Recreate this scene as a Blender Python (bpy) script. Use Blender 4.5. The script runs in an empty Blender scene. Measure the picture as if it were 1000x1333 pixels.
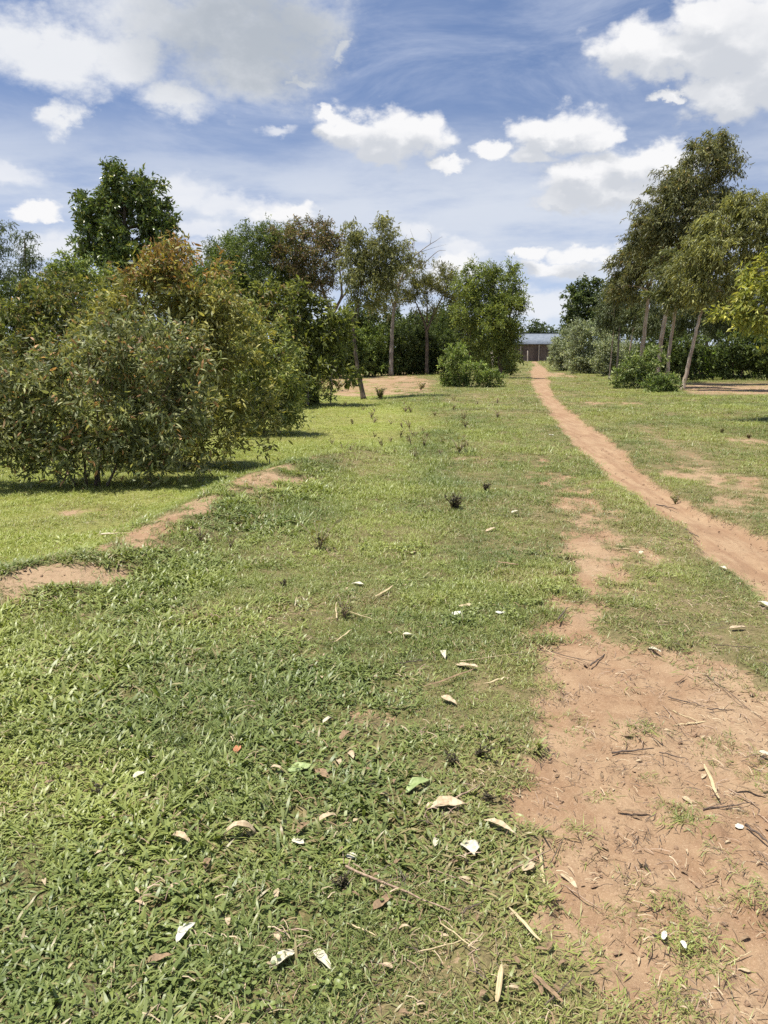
import bpy, math, random
import numpy as np

random.seed(11)
rng = np.random.default_rng(11)
PI = math.pi
R = math.radians
SC = bpy.context.scene
COL = SC.collection

# ------------------------------------------------------------------ camera model
F, CX, CY, HZ, EYE = 1046.0, 500.0, 666.5, 455.0, 1.6
PITCH = math.atan((CY - HZ) / F)
cPt, sPt = math.cos(PITCH), math.sin(PITCH)

def ray(px, py):
    x = (px - CX) / F; u = (CY - py) / F
    return np.array([x, cPt + u * sPt, -sPt + u * cPt])

def gp(px, py, z=0.0):
    """ground point seen at photo position"""
    d = ray(px, py); t = (z - EYE) / d[2]
    return np.array([d[0] * t, d[1] * t, z])

def at(px, py, Y):
    d = ray(px, py); t = Y / d[1]
    return np.array([d[0] * t, Y, EYE + d[2] * t])

def depth_of(py):
    return gp(500, py)[1]

# ------------------------------------------------------------------ noise
def _hash(ix, iy, seed):
    h = (ix.astype(np.int64) * 374761393 + iy.astype(np.int64) * 668265263 + seed * 974711) & 0xFFFFFFFF
    h = ((h ^ (h >> 13)) * 1274126177) & 0xFFFFFFFF
    return ((h ^ (h >> 16)) & 0xFFFFFF) / float(0xFFFFFF)

def vnoise(x, y, seed=0):
    x = np.asarray(x, float); y = np.asarray(y, float)
    ix = np.floor(x); iy = np.floor(y); fx = x - ix; fy = y - iy
    fx = fx * fx * (3 - 2 * fx); fy = fy * fy * (3 - 2 * fy)
    a = _hash(ix, iy, seed); b = _hash(ix + 1, iy, seed); c = _hash(ix, iy + 1, seed); d = _hash(ix + 1, iy + 1, seed)
    return (a * (1 - fx) + b * fx) * (1 - fy) + (c * (1 - fx) + d * fx) * fy

def fbm(x, y, s, octv=4, seed=0, gain=0.5):
    t = 0; a = 1; n = 0
    for k in range(octv):
        t = t + a * vnoise(np.asarray(x) / s * 2 ** k + 17.3 * k, np.asarray(y) / s * 2 ** k - 9.1 * k, seed + k)
        n += a; a *= gain
    return t / n

def sstep(a, b, x):
    t = np.clip((x - a) / (b - a), 0, 1)
    return t * t * (3 - 2 * t)

# ------------------------------------------------------------------ ground fields (world metres)
def rows(lst):
    ys = []; xl = []; xr = []; w = []
    for r in lst:
        py, a, b = r[:3]
        Y = depth_of(py)
        ys.append(Y); xl.append(gp(a, py)[0]); xr.append(gp(b, py)[0]); w.append(r[3] if len(r) > 3 else 1.0)
    o = np.argsort(ys)
    return [np.array(v)[o] for v in (ys, xl, xr, w)]

MAIN = rows([(468, 692, 699), (472, 692, 700), (476, 696, 705), (480, 692, 712), (484, 690, 712), (490, 691, 713), (496, 692, 716), (503, 693, 716), (512, 697, 720),
             (520, 702, 728), (535, 714, 744), (550, 722, 765), (570, 738, 792), (590, 758, 815), (610, 783, 836), (630, 808, 862), (650, 834, 892),
             (670, 862, 925), (690, 886, 975), (710, 906, 1030), (740, 945, 1090), (780, 990, 1160), (850, 1085, 1330), (950, 1250, 1600), (1333, 1900, 2600)])
NEAR = rows([(585, 705, 722, 0.0), (605, 704, 735, .35), (640, 710, 764, .52), (680, 724, 792, .56), (720, 732, 834, .6), (760, 732, 832, .58), (790, 722, 800, .5), (815, 708, 775, .52),
             (838, 704, 850, .52), (860, 700, 905, .9), (885, 706, 965, 1), (920, 700, 1050, 1), (960, 690, 1100, 1), (1000, 690, 1120, 1), (1050, 700, 1140, 1), (1090, 708, 1150, 1),
             (1140, 712, 1200, .95), (1200, 722, 1250, .9), (1260, 738, 1250, .9), (1333, 752, 1300, .9), (1600, 770, 1500, .9)])
FAINT = rows([(520, 760, 775, 0), (540, 800, 818, .3), (555, 822, 848, .42), (575, 848, 885, .46), (600, 880, 935, .46), (630, 925, 1000, .42), (660, 980, 1060, .4), (720, 1080, 1200, .4)])
FIELD = rows([(478, 415, 540, .25), (484, 418, 556, .4), (492, 420, 562, .58), (502, 425, 570, .66), (510, 430, 566, .5), (514, 432, 570, 0)])
RSOIL = rows([(487, 885, 1100, 0), (496, 880, 1130, .25), (503, 886, 1150, .75), (512, 890, 1160, .8), (519, 905, 1160, 0)])

BLOBS = []  # world ellipses (cx, cy, rx, ry, rot, weight)
def gblob(px, py, rx, ry, w=1.0, skew=0.0):
    c = gp(px, py); a = gp(px + rx, py)[0] - c[0]
    b = (gp(px, py - ry)[1] - gp(px, py + ry)[1]) / 2
    BLOBS.append((c[0], c[1], a, b, skew, w))
gblob(50, 768, 110, 14, .66, .25); gblob(-80, 790, 120, 26, .8)
gblob(130, 752, 40, 7, .55, .25); gblob(175, 716, 58, 10, .85, .55)
gblob(255, 672, 44, 20, .8, .5); gblob(325, 638, 34, 9, .75, .4)
gblob(105, 655, 48, 10, .55); gblob(395, 628, 40, 9, .35)
gblob(935, 625, 80, 26, .55); gblob(960, 655, 80, 14, .5); gblob(985, 572, 40, 8, .7)
gblob(790, 523, 60, 3.2, .6); gblob(712, 486, 26, 3.0, .7); gblob(730, 489, 24, 2, .6)
gblob(640, 600, 60, 6, .3); gblob(800, 905, 90, 40, .5); gblob(990, 950, 60, 60, .4)
gblob(220, 1180, 60, 20, .33); gblob(470, 935, 50, 14, .25); gblob(370, 1300, 60, 25, .5)
GREEN = []  # green islands inside the bare dirt
def ggreen(px, py, rx, ry, w=1.0):
    c = gp(px, py); a = gp(px + rx, py)[0] - c[0]
    b = (gp(px, py - ry)[1] - gp(px, py + ry)[1]) / 2
    GREEN.append((c[0], c[1], a * 1.15, b * 1.15, min(1, w * 1.3)))
for g in [(905, 1062, 44, 22, .95), (935, 1110, 18, 40, .8), (975, 1160, 20, 40, .7), (860, 1160, 32, 13, .5), (885, 1215, 50, 13, .7), (930, 1262, 40, 15, .6),
          (880, 1295, 22, 24, .6), (775, 1140, 40, 10, .5), (760, 1072, 34, 12, .6), (850, 942, 50, 13, .6), (940, 975, 40, 24, .4), (985, 1000, 30, 40, .6), (720, 890, 14, 18, .75),
          (745, 1240, 46, 22, .5), (800, 1205, 40, 8, .4), (760, 1310, 60, 14, .6), (740, 925, 26, 9, .5), (905, 868, 60, 14, .7), (700, 1160, 20, 36, .9)]:
    ggreen(*g)

RIDGE = np.array([gp(-160, 800)[:2], gp(0, 768)[:2], gp(90, 752)[:2], gp(190, 713)[:2], gp(260, 672)[:2], gp(330, 637)[:2], gp(400, 612)[:2], gp(470, 590)[:2]])

def polyline_dist(x, y, P):
    best = np.full(x.shape, 1e9); side = np.zeros(x.shape)
    for a, b in zip(P[:-1], P[1:]):
        d = b - a; L2 = d @ d
        t = np.clip(((x - a[0]) * d[0] + (y - a[1]) * d[1]) / L2, 0, 1)
        dx = x - a[0] - t * d[0]; dy = y - a[1] - t * d[1]
        dd = np.hypot(dx, dy); m = dd < best
        best = np.where(m, dd, best); side = np.where(m, np.sign(d[0] * dy - d[1] * dx), side)
    return best, side

def band(x, y, B, soft, nz):
    xl = np.interp(y, B[0], B[1]); xr = np.interp(y, B[0], B[2]); w = np.interp(y, B[0], B[3], left=0, right=0)
    half = (xr - xl) / 2
    e = np.minimum(x - xl, xr - x) + nz * np.clip(half, .12, .34)
    return w * sstep(-soft, soft, e)

def soil_fields(x, y, full=False):
    x = np.asarray(x, float); y = np.asarray(y, float)
    n1 = (fbm(x, y, .55, 5, 3) - .5) * 1.15
    n2 = fbm(x, y, .13, 3, 9) - .5
    s = np.zeros(x.shape)
    yy = np.clip(y, .3, 400)
    main = band(x, yy, MAIN, .10, n1 * .55 + n2 * .25)
    s = np.maximum(s, main)
    amp = np.clip((yy - 1.5) / 6, .28, 1)
    nr = band(x, yy, NEAR, .05 + .15 * amp, (n1 * .9 + n2 * .4) * amp)
    nr = np.where(nr > 0, np.clip(nr + (n1 * .8 + n2 * 2.1) * np.where(nr < .8, 1.0, .35), 0, 1), 0)
    green = np.zeros(x.shape)
    for cx, cy, a, b, w in GREEN:
        r = ((x - cx) / a) ** 2 + ((y - cy) / b) ** 2
        green = np.maximum(green, w * sstep(1.5, .2, r + (n1 * 2.2 + n2 * 2.4)))
    bare = nr * (1 - .35 * green)
    nr = nr * (1 - green)
    s = np.maximum(s, nr)
    s = np.maximum(s, np.clip(band(x, yy, FAINT, .35, n1 * 1.2) + n2 * .5 * (x > 0), 0, 1) * sstep(0.02, .2, band(x, yy, FAINT, .35, n1 * 1.2)))
    fb = band(x, yy, FIELD, .8, n1)
    s = np.maximum(s, np.where(fb > .05, np.clip(fb + n1 * .9, 0, 1), 0))
    s = np.maximum(s, band(x, yy, RSOIL, .8, n1 * 2))
    for cx, cy, a, b, k, w in BLOBS:
        dx = x - cx; dy = y - cy - k * dx
        r = (dx / a) ** 2 + (dy / b) ** 2
        v = w * sstep(1.5, .15, r + n1 * 2.4 + n2 * 1.4)
        s = np.maximum(s, np.where(v > .05, np.clip(v + n2 * 1.5, 0, 1), 0))
    rd, _ = polyline_dist(x, y, RIDGE)
    rv = .62 * sstep(.36, .06, rd + n1 * .9) * sstep(-.3, -1.6, x) * sstep(.36, .52, fbm(x, y, .8, 3, 23))
    s = np.maximum(s, np.where(rv > .05, np.clip(rv + n2 * 1.6, 0, 1), 0))
    # sparse bare specks everywhere
    sp_ = sstep(.60, .78, fbm(x, y, .4, 3, 31)) * .34
    s = np.maximum(s, sp_ * sstep(60, 20, y))
    if full: return np.clip(s, 0, 1), main, np.clip(np.maximum(s, bare), 0, 1)
    return np.clip(s, 0, 1), main

def dry_field(x, y):
    """drier, trodden turf round the tracks"""
    xl = np.interp(y, NEAR[0], NEAR[1])
    ml = np.interp(np.clip(y, 1, 200), MAIN[0], MAIN[1])
    a = sstep(-1.1, .3, x - np.minimum(xl, ml) + (fbm(x, y, 1.2, 3, 41) - .5) * 1.2)
    fr = sstep(.3, .75, fbm(x, y, 2.2, 4, 55))
    out = a * (.42 + .40 * fr) + (1 - a) * .24 * fr
    xr = np.interp(np.clip(y, 1, 200), MAIN[0], MAIN[2])
    far_r = sstep(.5, 4, x - xr - 1.0) * sstep(9, 15, y)
    brown = sstep(.54, .70, fbm(x, y, 1.6, 5, 57)) * sstep(3, 7, y) * sstep(-4.5, -1.5, x + .12 * y)
    return np.clip(np.maximum(out, .60 * brown) * (1 - .65 * far_r), 0, 1)

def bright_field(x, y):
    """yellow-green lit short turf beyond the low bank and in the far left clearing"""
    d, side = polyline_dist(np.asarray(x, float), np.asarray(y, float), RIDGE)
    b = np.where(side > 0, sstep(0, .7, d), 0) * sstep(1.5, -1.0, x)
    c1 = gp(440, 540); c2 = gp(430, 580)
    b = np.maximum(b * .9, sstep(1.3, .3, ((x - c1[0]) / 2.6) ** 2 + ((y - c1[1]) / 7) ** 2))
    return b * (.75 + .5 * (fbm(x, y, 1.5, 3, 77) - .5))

def height(x, y):
    x = np.asarray(x, float); y = np.asarray(y, float)
    far = sstep(14, 40, y)
    z = (fbm(x, y, 3.5, 3, 5) - .5) * .16 + (fbm(x, y, .8, 3, 15) - .5) * .05 * sstep(3, 7, y) + (fbm(x, y, 14, 2, 6) - .5) * .25 * far * 0
    d, side = polyline_dist(x, y, RIDGE)
    z = z + .13 * np.exp(-(d / .42) ** 2) - np.where(side > 0, sstep(0, 1.0, d), 0) * .11 * sstep(2, -1, x)
    return z * sstep(90, 40, y)

def h1(x, y):
    return float(height(np.array([x]), np.array([y]))[0])

# ------------------------------------------------------------------ mesh helpers
def mk_mesh(name, V, faces, attrs=None, smooth=False, uv=None):
    """faces: list of int arrays (M,k)"""
    V = np.asarray(V, np.float32).reshape(-1, 3)
    me = bpy.data.meshes.new(name)
    faces = [np.asarray(f, np.int32) for f in faces if len(f)]
    nf = sum(len(f) for f in faces)
    loops = np.concatenate([f.ravel() for f in faces]) if nf else np.zeros(0, np.int32)
    tot = np.concatenate([np.full(len(f), f.shape[1], np.int32) for f in faces]) if nf else np.zeros(0, np.int32)
    st = np.concatenate([[0], np.cumsum(tot)[:-1]]).astype(np.int32) if nf else tot
    me.vertices.add(len(V)); me.vertices.foreach_set('co', V.ravel())
    if nf:
        me.loops.add(len(loops)); me.loops.foreach_set('vertex_index', loops)
        me.polygons.add(nf); me.polygons.foreach_set('loop_start', st); me.polygons.foreach_set('loop_total', tot)
        me.polygons.foreach_set('use_smooth', np.full(nf, smooth))
    for k, (typ, arr) in (attrs or {}).items():
        at_ = me.attributes.new(k, typ, 'POINT')
        key = {'FLOAT': 'value', 'INT': 'value', 'FLOAT_VECTOR': 'vector', 'FLOAT_COLOR': 'color'}[typ]
        at_.data.foreach_set(key, np.asarray(arr, np.int32 if typ == 'INT' else np.float32).ravel())
    me.update(calc_edges=True)
    return me

def mk_obj(name, me, mat=None, parent=None, loc=None, link=True):
    o = bpy.data.objects.new(name, me)
    if mat is not None and me is not None:
        me.materials.append(mat)
    if link: COL.objects.link(o)
    if loc is not None: o.location = loc
    if parent is not None: o.parent = parent
    return o

def tag(o, label=None, cat=None, group=None, kind=None):
    if label: o['label'] = label
    if cat: o['category'] = cat
    if group: o['group'] = group
    if kind: o['kind'] = kind
    return o

def tubes(paths, sides=6):
    V = []; Fq = []; off = 0
    for P, rad in paths:
        P = np.asarray(P, float); rad = np.asarray(rad, float); n = len(P)
        T = np.gradient(P, axis=0); T /= np.linalg.norm(T, axis=1)[:, None] + 1e-9
        ref = np.where(np.abs(T[:, 2:3]) > .9, np.array([[1., 0, 0]]), np.array([[0, 0, 1.]]))
        if abs(T[:, 2]).max() > .9: ref = np.tile([[1., .13, 0]], (n, 1))
        A = np.cross(T, ref); A /= np.linalg.norm(A, axis=1)[:, None] + 1e-9
        B = np.cross(T, A)
        an = np.arange(sides) / sides * 2 * PI
        ring = P[:, None] + rad[:, None, None] * (A[:, None] * np.cos(an)[None, :, None] + B[:, None] * np.sin(an)[None, :, None])
        V.append(ring.reshape(-1, 3))
        i = np.arange(n - 1)[:, None] * sides; j = np.arange(sides)[None]; k = (j + 1) % sides
        Fq.append((np.stack([i + j, i + k, i + sides + k, i + sides + j], -1)).reshape(-1, 4) + off)
        V.append(P[-1:] + T[-1:] * rad[-1]); V.append(P[:1])
        off += n * sides + 2
        tip = off - 2; bt = off - 1; last = off - 2 - sides
        Fq.append(np.array([[last + q, last + (q + 1) % sides, tip, tip] for q in range(sides)]))
        Fq.append(np.array([[off - 2 - n * sides + (q + 1) % sides, off - 2 - n * sides + q, bt, bt] for q in range(sides)]))
    V = np.concatenate(V)
    quads = []; tris = []
    for f in Fq:
        m = f[:, 2] == f[:, 3]
        if m.any(): tris.append(f[m][:, :3])
        if (~m).any(): quads.append(f[~m])
    return V, [np.concatenate(quads), np.concatenate(tris)]

# ------------------------------------------------------------------ materials
def new_mat(name):
    m = bpy.data.materials.new(name); m.use_nodes = True
    nt = m.node_tree; nt.nodes.clear()
    return m, nt

class NB:
    """tiny node builder"""
    def __init__(s, nt): s.nt = nt
    def n(s, t, **kw):
        nd = s.nt.nodes.new(t)
        for k, v in kw.items(): setattr(nd, k, v)
        return nd
    def link(s, a, b): s.nt.links.new(a, b)
    def setin(s, nd, i, v):
        if isinstance(v, bpy.types.NodeSocket): s.link(v, nd.inputs[i])
        elif v is not None: nd.inputs[i].default_value = v
    def math(s, op, a, b=None, c=None, clamp=False):
        nd = s.n('ShaderNodeMath', operation=op, use_clamp=clamp)
        s.setin(nd, 0, a); s.setin(nd, 1, b); s.setin(nd, 2, c)
        return nd.outputs[0]
    def vmath(s, op, a, b=None):
        nd = s.n('ShaderNodeVectorMath', operation=op)
        s.setin(nd, 0, a); s.setin(nd, 1, b)
        return nd.outputs[1] if op in ('LENGTH', 'DOT_PRODUCT') else nd.outputs[0]
    def noise(s, vec, scale, detail=4, rough=.5, col=False, dist=0):
        nd = s.n('ShaderNodeTexNoise'); s.setin(nd, 'Vector', vec)
        nd.inputs['Scale'].default_value = scale; nd.inputs['Detail'].default_value = detail
        nd.inputs['Roughness'].default_value = rough; nd.inputs['Distortion'].default_value = dist
        return nd.outputs[1 if col else 0]
    def ramp(s, v, lo, hi, a=0.0, b=1.0, smooth=True):
        nd = s.n('ShaderNodeMapRange', interpolation_type='SMOOTHSTEP' if smooth else 'LINEAR')
        s.setin(nd, 0, v); nd.inputs[1].default_value = lo; nd.inputs[2].default_value = hi
        nd.inputs[3].default_value = a; nd.inputs[4].default_value = b
        return nd.outputs[0]
    def mix(s, f, a, b, blend='MIX'):
        nd = s.n('ShaderNodeMix', data_type='RGBA', blend_type=blend)
        s.setin(nd, 0, f)
        for i, v in ((6, a), (7, b)):
            if isinstance(v, tuple) and len(v) == 3: v = (*v, 1)
            s.setin(nd, i, v)
        return nd.outputs[2]
    def attr(s, name, kind='GEOMETRY', out='Fac'):
        nd = s.n('ShaderNodeAttribute', attribute_type=kind, attribute_name=name)
        return nd.outputs[out]

def leaf_material(name, trans=.3, rough=.45, spec=.35, tcol=(1.25, 1.25, .6)):
    m, nt = new_mat(name); b = NB(nt)
    col = b.attr('Col', out='Color')
    geo = b.n('ShaderNodeNewGeometry')
    nz = b.noise(geo.outputs['Position'], 25, 2)
    c = b.mix(b.ramp(nz, .3, .7), col, b.mix(1.0, col, (.78, .8, .7), 'MULTIPLY'))
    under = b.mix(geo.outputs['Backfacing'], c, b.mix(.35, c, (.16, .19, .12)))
    p = b.n('ShaderNodeBsdfPrincipled'); b.link(under, p.inputs['Base Color'])
    p.inputs['Roughness'].default_value = rough; p.inputs['Specular IOR Level'].default_value = spec
    t = b.n('ShaderNodeBsdfTranslucent'); b.link(b.mix(1.0, c, tcol, 'MULTIPLY'), t.inputs[0])
    mx = b.n('ShaderNodeMixShader'); mx.inputs[0].default_value = trans
    b.link(p.outputs[0], mx.inputs[1]); b.link(t.outputs[0], mx.inputs[2])
    o = b.n('ShaderNodeOutputMaterial'); b.link(mx.outputs[0], o.inputs[0])
    return m

def bark_material(name, c1, c2, scale=9):
    m, nt = new_mat(name); b = NB(nt)
    tc = b.n('ShaderNodeTexCoord')
    mp = b.n('ShaderNodeMapping'); mp.inputs['Scale'].default_value = (1, 1, .25); b.link(tc.outputs['Object'], mp.inputs[0])
    nz = b.noise(mp.outputs[0], scale, 6, .65)
    nz2 = b.noise(tc.outputs['Object'], 1.7, 3)
    c = b.mix(b.ramp(nz, .35, .65), c1, c2)
    c = b.mix(b.ramp(nz2, .45, .65, 0, .6), c, tuple(v * .55 for v in c1))
    p = b.n('ShaderNodeBsdfPrincipled'); b.link(c, p.inputs['Base Color']); p.inputs['Roughness'].default_value = .85
    bp = b.n('ShaderNodeBump'); bp.inputs['Strength'].default_value = .5; bp.inputs['Distance'].default_value = .02
    b.link(nz, bp.inputs['Height']); b.link(bp.outputs[0], p.inputs['Normal'])
    o = b.n('ShaderNodeOutputMaterial'); b.link(p.outputs[0], o.inputs[0])
    return m

def plain_material(name, c1, c2, scale=30, rough=.8, bump=.3, stretch=(1, 1, 1)):
    m, nt = new_mat(name); b = NB(nt)
    tc = b.n('ShaderNodeTexCoord')
    mp = b.n('ShaderNodeMapping'); mp.inputs['Scale'].default_value = stretch; b.link(tc.outputs['Object'], mp.inputs[0])
    nz = b.noise(mp.outputs[0], scale, 5, .6)
    c = b.mix(b.ramp(nz, .35, .65), c1, c2)
    p = b.n('ShaderNodeBsdfPrincipled'); b.link(c, p.inputs['Base Color']); p.inputs['Roughness'].default_value = rough
    bp = b.n('ShaderNodeBump'); bp.inputs['Strength'].default_value = bump; bp.inputs['Distance'].default_value = .004
    b.link(nz, bp.inputs['Height']); b.link(bp.outputs[0], p.inputs['Normal'])
    o = b.n('ShaderNodeOutputMaterial'); b.link(p.outputs[0], o.inputs[0])
    return m

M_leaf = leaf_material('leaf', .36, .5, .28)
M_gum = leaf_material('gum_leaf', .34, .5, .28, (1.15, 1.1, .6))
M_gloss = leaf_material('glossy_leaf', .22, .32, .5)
M_bark_gum = bark_material('pale_bark', (.36, .27, .20), (.58, .48, .38))
M_bark_dark = bark_material('dark_bark', (.09, .065, .05), (.20, .15, .11))
M_bark_grey = bark_material('grey_bark', (.22, .18, .15), (.40, .35, .30))

# ------------------------------------------------------------------ ground
SOIL_A, SOIL_B = (.335, .226, .135), (.245, .148, .084)
def ground_material():
    m, nt = new_mat('ground'); b = NB(nt)
    geo = b.n('ShaderNodeNewGeometry'); P = geo.outputs['Position']
    soil = b.attr('soil'); dry = b.attr('dry'); bright = b.attr('bright'); main = b.attr('main')
    n_big = b.noise(P, .7, 5, .6); n_mid = b.noise(P, 6, 6, .65); n_fine = b.noise(P, 60, 5, .7); n_far = b.noise(P, 2.2, 8, .7)
    sc = b.mix(b.ramp(n_mid, .32, .68), SOIL_A, SOIL_B)
    sc = b.mix(b.ramp(n_big, .4, .62, 0, .75), sc, (.36, .258, .16))
    sc = b.mix(b.ramp(n_fine, .50, .72, 0, .6), sc, (.25, .145, .085))
    sc = b.mix(b.ramp(b.noise(P, 150, 4, .7), .5, .7, 0, .45), sc, (.58, .42, .28))
    sc = b.mix(b.math('MULTIPLY', main, .4), sc, (.37, .25, .15))
    stv = b.n('ShaderNodeVectorMath', operation='MULTIPLY'); b.link(P, stv.inputs[0]); stv.inputs[1].default_value = (9, .8, 1)
    sc = b.mix(b.math('MULTIPLY', main, b.ramp(b.noise(stv.outputs[0], 1.0, 5, .6), .42, .62, 0, .55)), sc, (.235, .135, .08))
    sc = b.mix(b.ramp(b.noise(P, 1.9, 6, .7), .50, .66, 0, .6), sc, (.25, .15, .09))
    sc = b.mix(b.ramp(b.noise(P, 14, 5, .7), .55, .68, 0, .5), sc, (.20, .125, .075))
    # under-turf: thatch and earth
    th = b.mix(b.ramp(b.noise(P, 110, 6, .8), .38, .62), (.04, .042, .016), (.19, .155, .075))
    th = b.mix(b.ramp(n_mid, .4, .7, 0, .6), th, (.12, .13, .035))
    th = b.mix(b.math('MULTIPLY', dry, b.ramp(n_far, .3, .7, .25, .95)), th, (.30, .23, .125))
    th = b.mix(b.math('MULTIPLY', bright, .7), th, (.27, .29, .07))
    # far away the turf is only this sheet with sparse tufts
    s2 = b.math('ADD', soil, b.math('ADD', b.math('MULTIPLY', b.math('SUBTRACT', n_mid, .5), .6), b.math('MULTIPLY', b.math('SUBTRACT', b.noise(P, 38, 5, .75), .5), 1.3)))
    c = b.mix(b.ramp(s2, .36, .60), th, sc)
    p = b.n('ShaderNodeBsdfPrincipled'); b.link(c, p.inputs['Base Color']); p.inputs['Roughness'].default_value = .95
    p.inputs['Specular IOR Level'].default_value = .1
    hgt = b.math('ADD', b.math('MULTIPLY', n_fine, .35), b.math('MULTIPLY', b.noise(P, 18, 6, .75), 1.0))
    bp = b.n('ShaderNodeBump'); bp.inputs['Strength'].default_value = .75; bp.inputs['Distance'].default_value = .02
    b.link(hgt, bp.inputs['Height']); b.link(bp.outputs[0], p.inputs['Normal'])
    o = b.n('ShaderNodeOutputMaterial'); b.link(p.outputs[0], o.inputs[0])
    return m

def build_ground():
    ang = np.concatenate([np.arange(-180, -40, 4.0), np.arange(-40, 40, .22), np.arange(40, 180, 4.0)])
    rad = [0.25]
    while rad[-1] < 900: rad.append(rad[-1] * (1.011 if rad[-1] < 45 else 1.035))
    rad = np.array(rad)
    A, Rr = np.meshgrid(np.radians(ang), rad)
    X = Rr * np.sin(A); Y = Rr * np.cos(A)
    Z = height(X, Y)
    S, Mn, Sc_ = soil_fields(X, Y, True)
    near = sstep(30, 10, Rr)
    Z = Z + near * ((fbm(X, Y, .09, 3, 61) - .5) * .022 + (fbm(X, Y, .03, 2, 63) - .5) * .014 * S + (fbm(X, Y, .22, 3, 67) - .5) * .05 * S * sstep(2, 5, Rr)) - .028 * sstep(.2, .9, S) * near - .05 * Mn * sstep(60, 20, Rr) + .03 * (fbm(X * 5, Y * .5, 1.0, 3, 71) - .5) * Mn
    V = np.stack([X, Y, Z], -1).reshape(-1, 3)
    nr, na = X.shape
    i = np.arange(nr - 1)[:, None] * na; j = np.arange(na)[None]; k = (j + 1) % na
    Fq = np.stack([i + j, i + k, i + na + k, i + na + j], -1).reshape(-1, 4)[:, ::-1]
    V = np.concatenate([V, [[0, 0, float(height(0., 0.))]]]); c = len(V) - 1
    tri = np.stack([np.full(na, c), (np.arange(na) + 1) % na, np.arange(na)], -1)
    z1 = lambda a: np.concatenate([a.ravel(), [0]])
    D = dry_field(X, Y); B = bright_field(X, Y)
    me = mk_mesh('ground', V, [Fq, tri], {'soil': ('FLOAT', z1(Sc_)), 'dry': ('FLOAT', z1(D)), 'bright': ('FLOAT', z1(B)), 'main': ('FLOAT', z1(Mn))}, smooth=True)
    o = mk_obj('ground', me, ground_material())
    tag(o, kind='structure')
build_ground()

def ground_z(x, y):
    x = np.asarray(x, float); y = np.asarray(y, float)
    S, Mn = soil_fields(x, y)
    rr = np.hypot(x, y); near = sstep(30, 10, rr)
    return height(x, y) + near * (fbm(x, y, .09, 3, 61) - .5) * .022 - .028 * sstep(.2, .9, S) * near - .05 * Mn * sstep(60, 20, rr)

# ------------------------------------------------------------------ scatter via geometry nodes
def scatter(name, pts, rot, scl, idx, attrs, sources, label, cat, mat=None):
    coll = bpy.data.collections.new(name + '_sources')
    for s in sources: coll.objects.link(s)
    at_ = {'rot': ('FLOAT_VECTOR', rot), 'scl': ('FLOAT_VECTOR', scl), 'idx': ('INT', idx)}
    for k, v in attrs.items(): at_[k] = ('FLOAT', v)
    me = mk_mesh(name, pts, [], at_)
    o = mk_obj(name, me)
    ng = bpy.data.node_groups.new(name + '_nodes', 'GeometryNodeTree')
    ng.interface.new_socket('Geometry', in_out='INPUT', socket_type='NodeSocketGeometry')
    ng.interface.new_socket('Geometry', in_out='OUTPUT', socket_type='NodeSocketGeometry')
    N = ng.nodes; L = ng.links
    gi = N.new('NodeGroupInput'); go = N.new('NodeGroupOutput')
    ci = N.new('GeometryNodeCollectionInfo'); ci.inputs[0].default_value = coll
    ci.inputs['Separate Children'].default_value = True; ci.inputs['Reset Children'].default_value = True
    ip = N.new('GeometryNodeInstanceOnPoints'); ip.inputs['Pick Instance'].default_value = True
    def na(nm, t):
        a = N.new('GeometryNodeInputNamedAttribute'); a.data_type = t; a.inputs[0].default_value = nm
        return a.outputs[0]
    L.new(gi.outputs[0], ip.inputs['Points']); L.new(ci.outputs[0], ip.inputs['Instance'])
    L.new(na('idx', 'INT'), ip.inputs['Instance Index']); L.new(na('rot', 'FLOAT_VECTOR'), ip.inputs['Rotation'])
    L.new(na('scl', 'FLOAT_VECTOR'), ip.inputs['Scale']); L.new(ip.outputs[0], go.inputs[0])
    md = o.modifiers.new('scatter', 'NODES'); md.node_group = ng
    tag(o, label, cat, kind='stuff')
    return o

def grass_material():
    m, nt = new_mat('grass_blade'); b = NB(nt)
    bt = b.attr('bt'); up = b.attr('up')
    dry = b.attr('dryv', 'INSTANCER'); br = b.attr('brv', 'INSTANCER'); tn = b.attr('tint', 'INSTANCER')
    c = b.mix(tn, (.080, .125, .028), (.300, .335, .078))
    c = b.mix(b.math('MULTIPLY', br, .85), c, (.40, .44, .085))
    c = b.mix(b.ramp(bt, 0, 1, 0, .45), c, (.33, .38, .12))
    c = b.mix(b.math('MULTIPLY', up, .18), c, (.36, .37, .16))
    # straw blades: more of them where it is dry
    isdry = b.ramp(b.math('ADD', bt, b.math('MULTIPLY', dry, .50)), .93, 1.06)
    c = b.mix(isdry, c, b.mix(b.ramp(b.math('FRACT', b.math('MULTIPLY', bt, 37.0)), 0, 1), (.36, .30, .15), (.25, .19, .09)))
    c = b.mix(b.math('MULTIPLY', dry, .35), c, (.27, .24, .105))
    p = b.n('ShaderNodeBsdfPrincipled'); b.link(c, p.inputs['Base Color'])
    p.inputs['Roughness'].default_value = .42; p.inputs['Specular IOR Level'].default_value = .38
    t = b.n('ShaderNodeBsdfTranslucent'); b.link(b.mix(1.0, c, (1.2, 1.3, .55), 'MULTIPLY'), t.inputs[0])
    mx = b.n('ShaderNodeMixShader'); mx.inputs[0].default_value = .22
    b.link(p.outputs[0], mx.inputs[1]); b.link(t.outputs[0], mx.inputs[2])
    o = b.n('ShaderNodeOutputMaterial'); b.link(mx.outputs[0], o.inputs[0])
    return m
M_grass = grass_material()

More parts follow.
